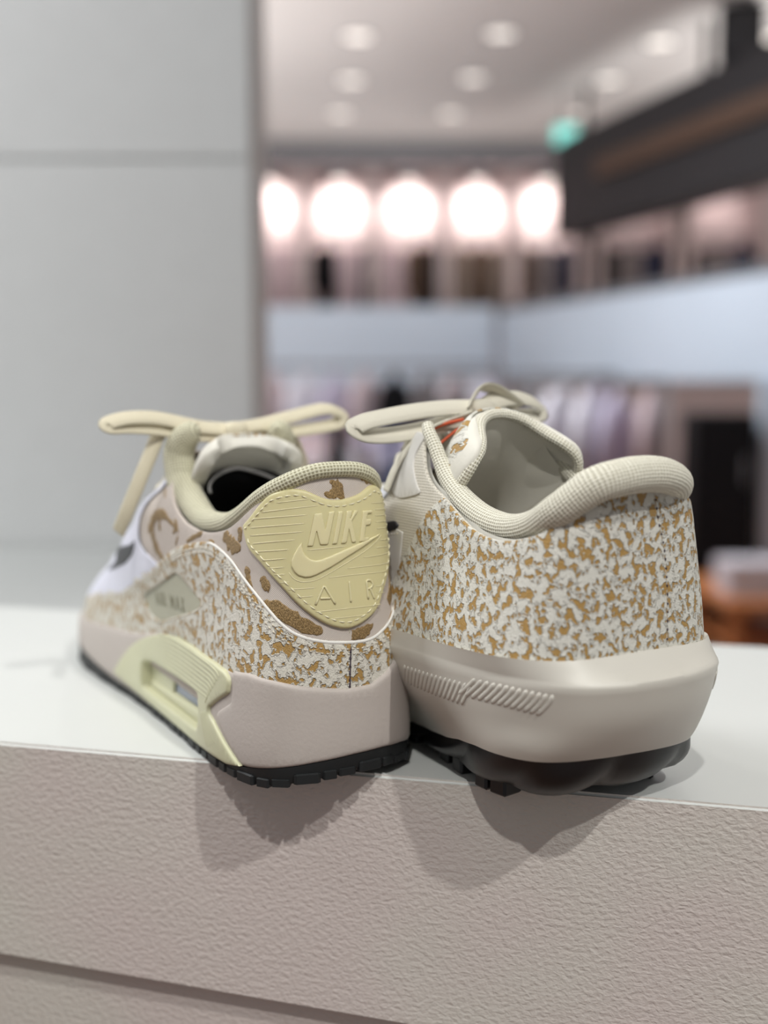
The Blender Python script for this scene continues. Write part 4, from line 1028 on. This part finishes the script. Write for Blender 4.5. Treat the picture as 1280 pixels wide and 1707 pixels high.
for mt_ in (M['rubber'], M['b_rubber']):
    b_ = box('tmp', (-.5*MM, -.5*MM, -.5*MM), (.5*MM, .5*MM, .5*MM), mt_, None, .1*MM, 1.0, 1); LUG[mt_.name] = b_.data; b_.data.name = 'tread_block'; bpy.data.objects.remove(b_)
s = -250
k = 0
while s < 250:
    w = (9.5, 6.5, 5.2)[k % 3]; h = (3.8, 3.0, 3.4)[k % 3]
    z = max(float(bz(s)), .9)-.9+h/2
    lug(A_MID, s, z, ou, w, h, 7, M['rubber'], off=(.95, .6, .8)[k % 3]); s += w/2+(9.5, 6.5, 5.2)[(k+1) % 3]/2+(1.3, .8, .9)[k % 3]; k += 1
# ------------------------------------------------------------------ right running shoe
B = empty('sneaker', (.0872, .35755, TOP), local_frame(31),
          'stone running shoe with gold-flecked heel and flared off-white sole, on the white ledge', 'shoe', 'sneakers on the display ledge')
cb = [(101, 122), (98, 116), (94, 108), (89, 103.5), (83.1, 100.4), (72.7, 94.2), (61.8, 90.4), (49.1, 89.5), (38.3, 91.5), (29.6, 95.2), (20, 101), (7.4, 105.3), (-7.8, 106.2)]
cbr = [(-24, 103.6), (-33, 99.5), (-42, 94.5), (-52, 91), (-64, 90.5), (-74, 94), (-84, 100), (-91, 106), (-96, 113), (-99, 119), (-101, 123)]
colb = cr(np.array(cb+cbr), 4).tolist()
thrB = [(60, .3), (72, .6), (80, 6), (88, 15), (96, 18), (106, 19), (116, 17), (121, 16)]
polyB = outline(B_UP, 49, colb, thrB)
patch('upper_mesh', B_UP, polyB, .8, B, M['b_mesh'], off=-.8, res=4, rim=.8, under=.6, step=2)
bnd = [(83.1, 100.4), (90.3, 96.4), (97.2, 90.5), (103.0, 84.0), (110.8, 76.2), (120, 66), (128, 56), (131, 49)]
hp_ = cr(np.array(bnd), 4).tolist()
i0 = [k for k, p in enumerate(colb) if p[0] < 83.1]; i0 = [k for k in i0 if colb[k][0] > -84]
polyh = hp_+[(s, 50.5) for s in np.linspace(128, -128, 60)]+[(-a, b) for a, b in hp_[::-1]][1:]+[colb[k] for k in i0][::-1]
hm = patch('heel_overlay', B_UP, polyh, .7, B, M['b_speckle'], off=0.05, res=3, rim=.5, under=.3, step=1.6)
bs = D['b_seam']
surftube('heel_seam', B_UP, [(a+.15, b) for a, b in bs], .16, .72, hm, M['b_speckle'])
stitches('seam_thread', B_UP, bs, .72, hm, M['stitch_d'], 1.0, 1.9, .36)

# side overlays
for sg in (1, -1):
    f = lambda L: [(sg*a, b) for a, b in L]
    patch('eyestay', B_UP, f([(100, 121), (103, 113), (99, 104), (97, 101), (104, 99), (112, 98), (121, 100), (133, 97), (148, 90), (165, 80), (180, 70), (194, 68), (186, 78), (172, 88), (158, 95), (146, 101), (136, 106), (126, 112), (118, 118), (112, 122)]), .5, B, M['b_panel'], off=.05, res=4, rim=.5, smooth=True)
    patch('lace_panel', B_UP, f([(124, 107), (121, 102), (124, 97), (138, 92), (156, 84), (160, 90), (148, 98), (136, 104)]), .8, B, M['b_white'], off=.05, res=4, rim=.5, smooth=True)
    side = patch('side_panel', B_UP, f([(110, 86), (117, 87), (133, 84), (160, 76), (190, 64), (215, 54), (225, 50), (132, 50), (124, 62), (114, 74)]), .35, B, M['b_panel'], off=.05, res=4, rim=.4)
    patch('check_mark', B_UP, f([(112.5, 88.3), (115, 89.6), (122, 88.4), (140, 84), (170, 74), (192, 66), (202, 67), (206, 74), (208, 66), (202, 58), (190, 57), (168, 66), (140, 78), (120, 85), (114, 86.6)]), .5, side, M['black_leather'], off=.4, res=3, rim=.4)
    patch('toe_overlay', B_UP, f([(212, 50), (226, 50), (258, 50), (259, 54), (250, 57), (232, 60), (218, 58)]), .5, B, M['b_panel'], off=.05, res=4, rim=.5)
    for k, z in enumerate((84, 92, 100, 108, 116)):
        s0 = sg*(send(B_UP, z)-{84: 16, 92: 21, 100: 23, 108: 24, 116: 22}[z])
        q = [(s0-2, z+1.5), (s0-2.5, z-3), (s0, z-5), (s0+2.5, z-3), (s0+2, z+1.5)]
        surftube('eyelet_loop', B_UP, q, .8, .8, B, M['b_lace'], seg=8)
stitches('stitch_row', B_UP, [(113, 85.2), (130, 82), (155, 75)], .5, B, M['stitch_w'], 1.6, .9, .22)

# collar roll
padb = np.array(D['b_pad'])
cb_ = np.vstack([[(99, 24, 125)], padb[:9], [(13.5, 18.5, 108.6)], [(10.8, 10.5, 111)], [(10.3, 3, 111.8)], [(10.5, -5, 111.6)], [(12.5, -13.5, 110)], [(17.5, -21.5, 107)],
                [(26, -26.5, 102)], [(37, -28.5, 97)], [(50, -28.5, 95)], [(62, -28.5, 97)], [(72, -28.5, 102)], [(82, -28.5, 109)], [(92, -28, 117.5)], [(100, -27.5, 123)], [(109, -26.5, 126)], [(118, -22, 127)]])
cb_[:, 1] -= np.where(cb_[:, 1] > 20, .4, 0)
rb_ = np.array([2.0, 2.3, 2.5, 2.7, 3.4, 4.3, 4.7, 4.8, 4.9, 5.2, 5.5, 5.6, 5.6, 5.5, 5.2, 4.8, 4.6, 4.5, 4.5, 4.4, 4.2, 3.8, 3.2, 2.8, 2.5, 1.4])
cl = cr(cb_, 8); rl = cr(rb_[:, None], 8)[:, 0]
V, F, U = tubegeo(cl, rl*1.06, rl*1.06, None, 20)
mesh('collar', V, F, M['b_knit'], B, U)

# inside
Sb = np.linspace(-150, 150, 160); czb = np.array(sorted(colb)); zcb = lambda S: np.minimum(np.interp(S, czb[:, 0], czb[:, 1])+1, 124)
wall('lining', B_UP, Sb, lambda S: S*0+52, zcb, 10, B, M['b_lining'], off=-2.6)
insb = B_UP.off(np.linspace(-210, 210, 90), np.full(90, 58.), -2)
mesh('insole', np.vstack([insb, insb.mean(0)[None]]), [(k, k+1, 90) for k in range(89)]+[(89, 0, 90)], M['b_insole'], B, np.zeros((91, 2)))
# raised inner heel padding seen through the opening
TB = [(166, 70), (142, 82), (121, 95), (107, 107), (98, 118), (93, 126), (91, 129.5)]
tgb = tongue('tongue', TB, [17, 19, 22, 25, 26, 22, 15], [5, 8, 13, 20, 24, 22, 12], B, M['b_lining'], 3.2, -2, 2.2, 10)
tongue('tongue_face', [(x+2.4, z+2.0) for x, z in TB[:-1]]+[(93.4, 131.2)], [17, 19, 22, 25.2, 26.2, 22.4, 15.6], [5, 8, 13, 19, 23, 21, 12], tgb, M['b_speckle'], 1.0, -2, 2.2, 10)
vv = np.linspace(-1, 1, 41)
# bound edge of the tongue
def tedge(k):
    C = cr(np.array(TB, float), 5); W = cr(np.array([17, 19, 22, 25, 26, 22, 15.])[:, None], 5)[:, 0]; Bk = cr(np.array([5, 8, 13, 20, 24, 22, 12.])[:, None], 5)[:, 0]
    L = []
    for sg in (1, -1):
        q = [(C[i, 0]-Bk[i], -2+sg*W[i]*math.sin(np.pi/2*.96), C[i, 1]-10) for i in range(8, len(C))]
        L.append(q)
    i = len(C)-1
    top_ = [(C[i, 0]-Bk[i]*abs(v)**2.2, -2+W[i]*math.sin(v*np.pi/2*.96), C[i, 1]-10*abs(v)**2.2) for v in np.linspace(.9, -.9, 13)]
    return np.array(L[0]+top_+L[1][::-1])
te = tedge(0); te = resample(te, n=70); ker = np.ones(7)/7
for c in range(3): te[3:-3, c] = np.convolve(te[:, c], ker, 'valid')
tube('binding', te, 2.0, 2.2, tgb, M['b_knit'], (1, 0, .3), 12)
# dark print on the inner face of the tongue
def tpt(x, v):
    C = cr(np.array(TB, float), 5); W = cr(np.array([17, 19, 22, 25, 26, 22, 15.])[:, None], 5)[:, 0]; Bk = cr(np.array([5, 8, 13, 20, 24, 22, 12.])[:, None], 5)[:, 0]
    o = np.argsort(C[:, 0]); xx = C[o, 0]; z = np.interp(x, xx, C[o, 1]); w = np.interp(x, xx, W[o]); b = np.interp(x, xx, Bk[o]); k = abs(v)**2.2
    return np.array([x-b*k-2.4, -2+w*math.sin(v*np.pi/2*.96), z-10*k-1.4])
for (x0, v0, x1, v1, w) in ((104, .46, 100, .12, 1.5), (106.5, .44, 103, .2, 1.1), (101.5, .5, 99.5, .36, 1.1)):
    q = [tpt(x0+(x1-x0)*t, v0+(v1-v0)*t) for t in np.linspace(0, 1, 6)]
    tube('print_mark', q, w, .3, tgb, M['dark_print'], (-.7, 0, -.7), 8)

# laces
BL = M['b_lace']
for z0, z1 in ((84, 92), (92, 100), (100, 108), (108, 116)):
    def pt(z, sg, o=1.2): s0 = sg*(send(B_UP, z)-20); return B_UP.off([s0], [z], o)[0]
    for sg in (1, -1):
        a, b = pt(z0, sg), pt(z1, -sg); m = (a+b)/2+np.array([5, 0, 8])
        ribbon('lace', [a, a*.6+m*.4+[1, 0, 1], m, b*.6+m*.4+[1, 0, 1], b], 5.5, B, BL, (.6, 0, .8))
ribbon('bow_loop', [(112, -9, 131), (113, 2, 131), (114, 16, 130), (115, 30, 128), (116, 40, 126), (117, 44, 123.5), (116, 39, 121), (115, 28, 121), (114, 14, 123), (113, 2, 126), (112, -8, 128.5)], 8, B, BL, (-.72, .1, .68))
ribbon('bow_loop', [(112, -12, 131), (113, -18, 133.5), (116, -30, 134.5), (119, -40, 133), (121, -46, 130), (121, -45, 127.5), (119, -38, 127), (116, -28, 127.5), (113, -17, 128.5)], 8, B, BL, (-.72, -.1, .68))
ribbon('lace_fold', [(113, -4, 130), (113, -7, 135), (113.5, -11, 138.6), (114, -17, 138), (114.5, -24, 134.5), (115, -30, 131)], 8.5, B, BL, [(.5, .85, .2), (.5, .8, .3), (.4, .2, .9), (.4, -.3, .85), (.4, -.5, .75), (.4, -.5, .75)])
ribbon('lace_tail', [(112, -4, 128.5), (111, 8, 125.5), (110, 18, 122), (109, 25, 117), (111, 30, 109), (113, 33, 100)], 6, B, BL, [(.3, 0, .95), (.3, .1, .95), (.3, .4, .85), (.3, .8, .4), (.2, .95, .2), (.2, .95, .2)])
ribbon('lace_tail', [(112, -16, 129), (115, -28, 125), (118, -34, 117), (121, -38, 106), (126, -40, 94)], 6, B, BL, [(.3, 0, .95), (.3, -.4, .8), (.2, -.95, .2), (.2, -.95, .2), (.2, -.95, .2)])
P = np.stack([np.full(11, 112.), -10+5.5*np.sin(th), np.full(11, 130.)], 1)
tube('knot', P, r*1.0, r*.95, B, BL, (0, 0, 1), 14)
for (p0, p1) in (((104, -3, 126.5), (109, 12, 117)), ((107, 2, 126.5), (112, 20, 119.5))):
    q = np.array([p0, [(p0[k]+p1[k])/2+(0, 0, 1.2)[k] for k in range(3)], p1], float)
    ribbon('tongue_tape', q, 2.4, B, M['orange'], (.5, .2, .8), .5)

# sole: hull with a crest, ledge above it, dark rubber below
ed = [(258, 7), (225, 7), (190, 8), (160, 10), (135, 10), (112, 9), (95, 10), (82, 13), (70.6, 17.5), (59.1, 19.5), (45.2, 19.9), (22.9, 20), (0, 20), (-20, 19.6), (-35, 19.4), (-50, 19), (-65, 17), (-80, 13), (-95, 10), (-120, 9), (-150, 10), (-190, 8), (-225, 7), (-258, 7)]
ed = np.array(sorted(ed), float); ze = lambda S: np.interp(S, ed[:, 0], ed[:, 1])
ct = np.array(sorted([(270, 33), (240, 34), (200, 37), (160, 42), (125, 45.5), (100, 47), (0, 47), (-100, 47), (-125, 45.5), (-160, 42), (-200, 37), (-240, 34), (-270, 33)]), float)
zcr = lambda S: np.interp(S, ct[:, 0], ct[:, 1])
s1 = send(B_MID, 33)-.3; s0 = send(B_MID, 33, -1)+.3
Sm = np.r_[np.linspace(s0, -140, 40)[:-1], np.linspace(-140, 140, 180), np.linspace(140, s1, 40)[1:]]
n_ = len(Sm); zc_ = zcr(Sm); C0 = B_MID.off(Sm, zc_, 0); Nn = B_MID.Nn(Sm, zc_)
k_ = np.where(Sm > 0, send(B_UP, 54)/s1, send(B_UP, 54, -1)/s0)
# near the heel the two contours run side by side
fr = np.clip((np.abs(Sm)-120)/60, 0, 1); Su = Sm*(np.where(np.abs(Sm) < 120, .94, .94+(k_-.94)*fr))
zu = np.interp(np.abs(Su), [0, 60, 120, 170, 210, 250], [55.2, 54, 52, 49.5, 48, 46.5])
T1 = B_UP.off(Su, zu, 2.0); wd1 = np.linalg.norm(T1[:, :2]-C0[:, :2], axis=1)
rows = []
Nh = Nn.copy(); Nh[:, 2] = 0; Nh /= np.linalg.norm(Nh, axis=1, keepdims=True)
rows.append((C0-Nh*.35+np.array([0, 0, .75]), 47.7))
for t in (.18, .4, .65, .88):
    p = (C0-Nh*.35+np.array([0, 0, .75]))*(1-t)+T1*t; p[:, 2] += -np.minimum(1.1, wd1*.1)*math.sin(t*math.pi)+.2*t; rows.append((p, 48+7*t))
rows.append((T1, 55)); rows.append((B_UP.off(Su, zu-1.5, -.8), 54))
mb = wall('midsole', B_MID, Sm, ze, lambda S: zcr(S)-.3, 12, B, M['b_midsole'], off=0, rows=rows)
G = []
for i in range(13):
    g = D['groove_%d' % i]
    a, b, c = g
    L = cr(np.array([(a[0], a[1]-1.2), ((a[0]+c[0])/2-1.0, (a[1]+c[1])/2), (c[0], c[1]-.3)]), 5)
    G.append(L)
    if i in (0, 1, 2): pass
for i, L in enumerate(G):
    for sg in (1, -1): surftube('groove_ridge', B_MID, L*[sg, 1], .85, -.05, mb, M['b_midsole'], seg=8, flat=.55)
for i in range(16):
    s = 67+i*2.6
    for sg in (1, -1): surftube('groove_ridge', B_MID, [(sg*s, 42.5-.12*i), (sg*(s+1.2), 38.5-.1*i), (sg*(s+3), 34-.1*i)], .75, -.05, mb, M['b_midsole'], seg=6, flat=.55)

def lob(S, t):
    a = np.abs(np.sin((S-4)/30*math.pi))**.7
    return np.interp(t, [0, .35, .8, 1], [-1.5, 1.0, .9, .25])+np.sin(t*math.pi)*3.0*a-.6
So = np.linspace(send(B_MID, 2, -1)+.3, send(B_MID, 2)-.3, 260)
blo = lambda S: np.where(np.abs(S) < 150, 1.4, 1.2)+0*S
ob = wall('outsole', B_MID, So, blo, lambda S: np.minimum(ze(S*1.0)+.4, 21), 9, B, M['b_rubber'], off=lambda S, t: lob(S, t), bottom=True)
for sg in (1, -1):
    for s, w, h, z, o in ((42, 6.5, 8, 4.0, 2.6), (33, 7.5, 7.5, 3.75, 2.8), (58, 7, 6.5, 3.25, 1.6), (70, 7, 6, 3, 1.2), (96, 8, 5, 2.5, .8), (110, 8, 5, 2.5, .8), (126, 8, 5, 2.5, .8), (142, 8, 5, 2.5, .8), (158, 8, 5, 2.5, .8), (174, 8, 5, 2.5, .8), (190, 8, 5, 2.5, .8), (206, 8, 5, 2.5, .8)):
        lug(B_MID, sg*s, z, ob, w, h, 9, M['b_rubber'], off=o)
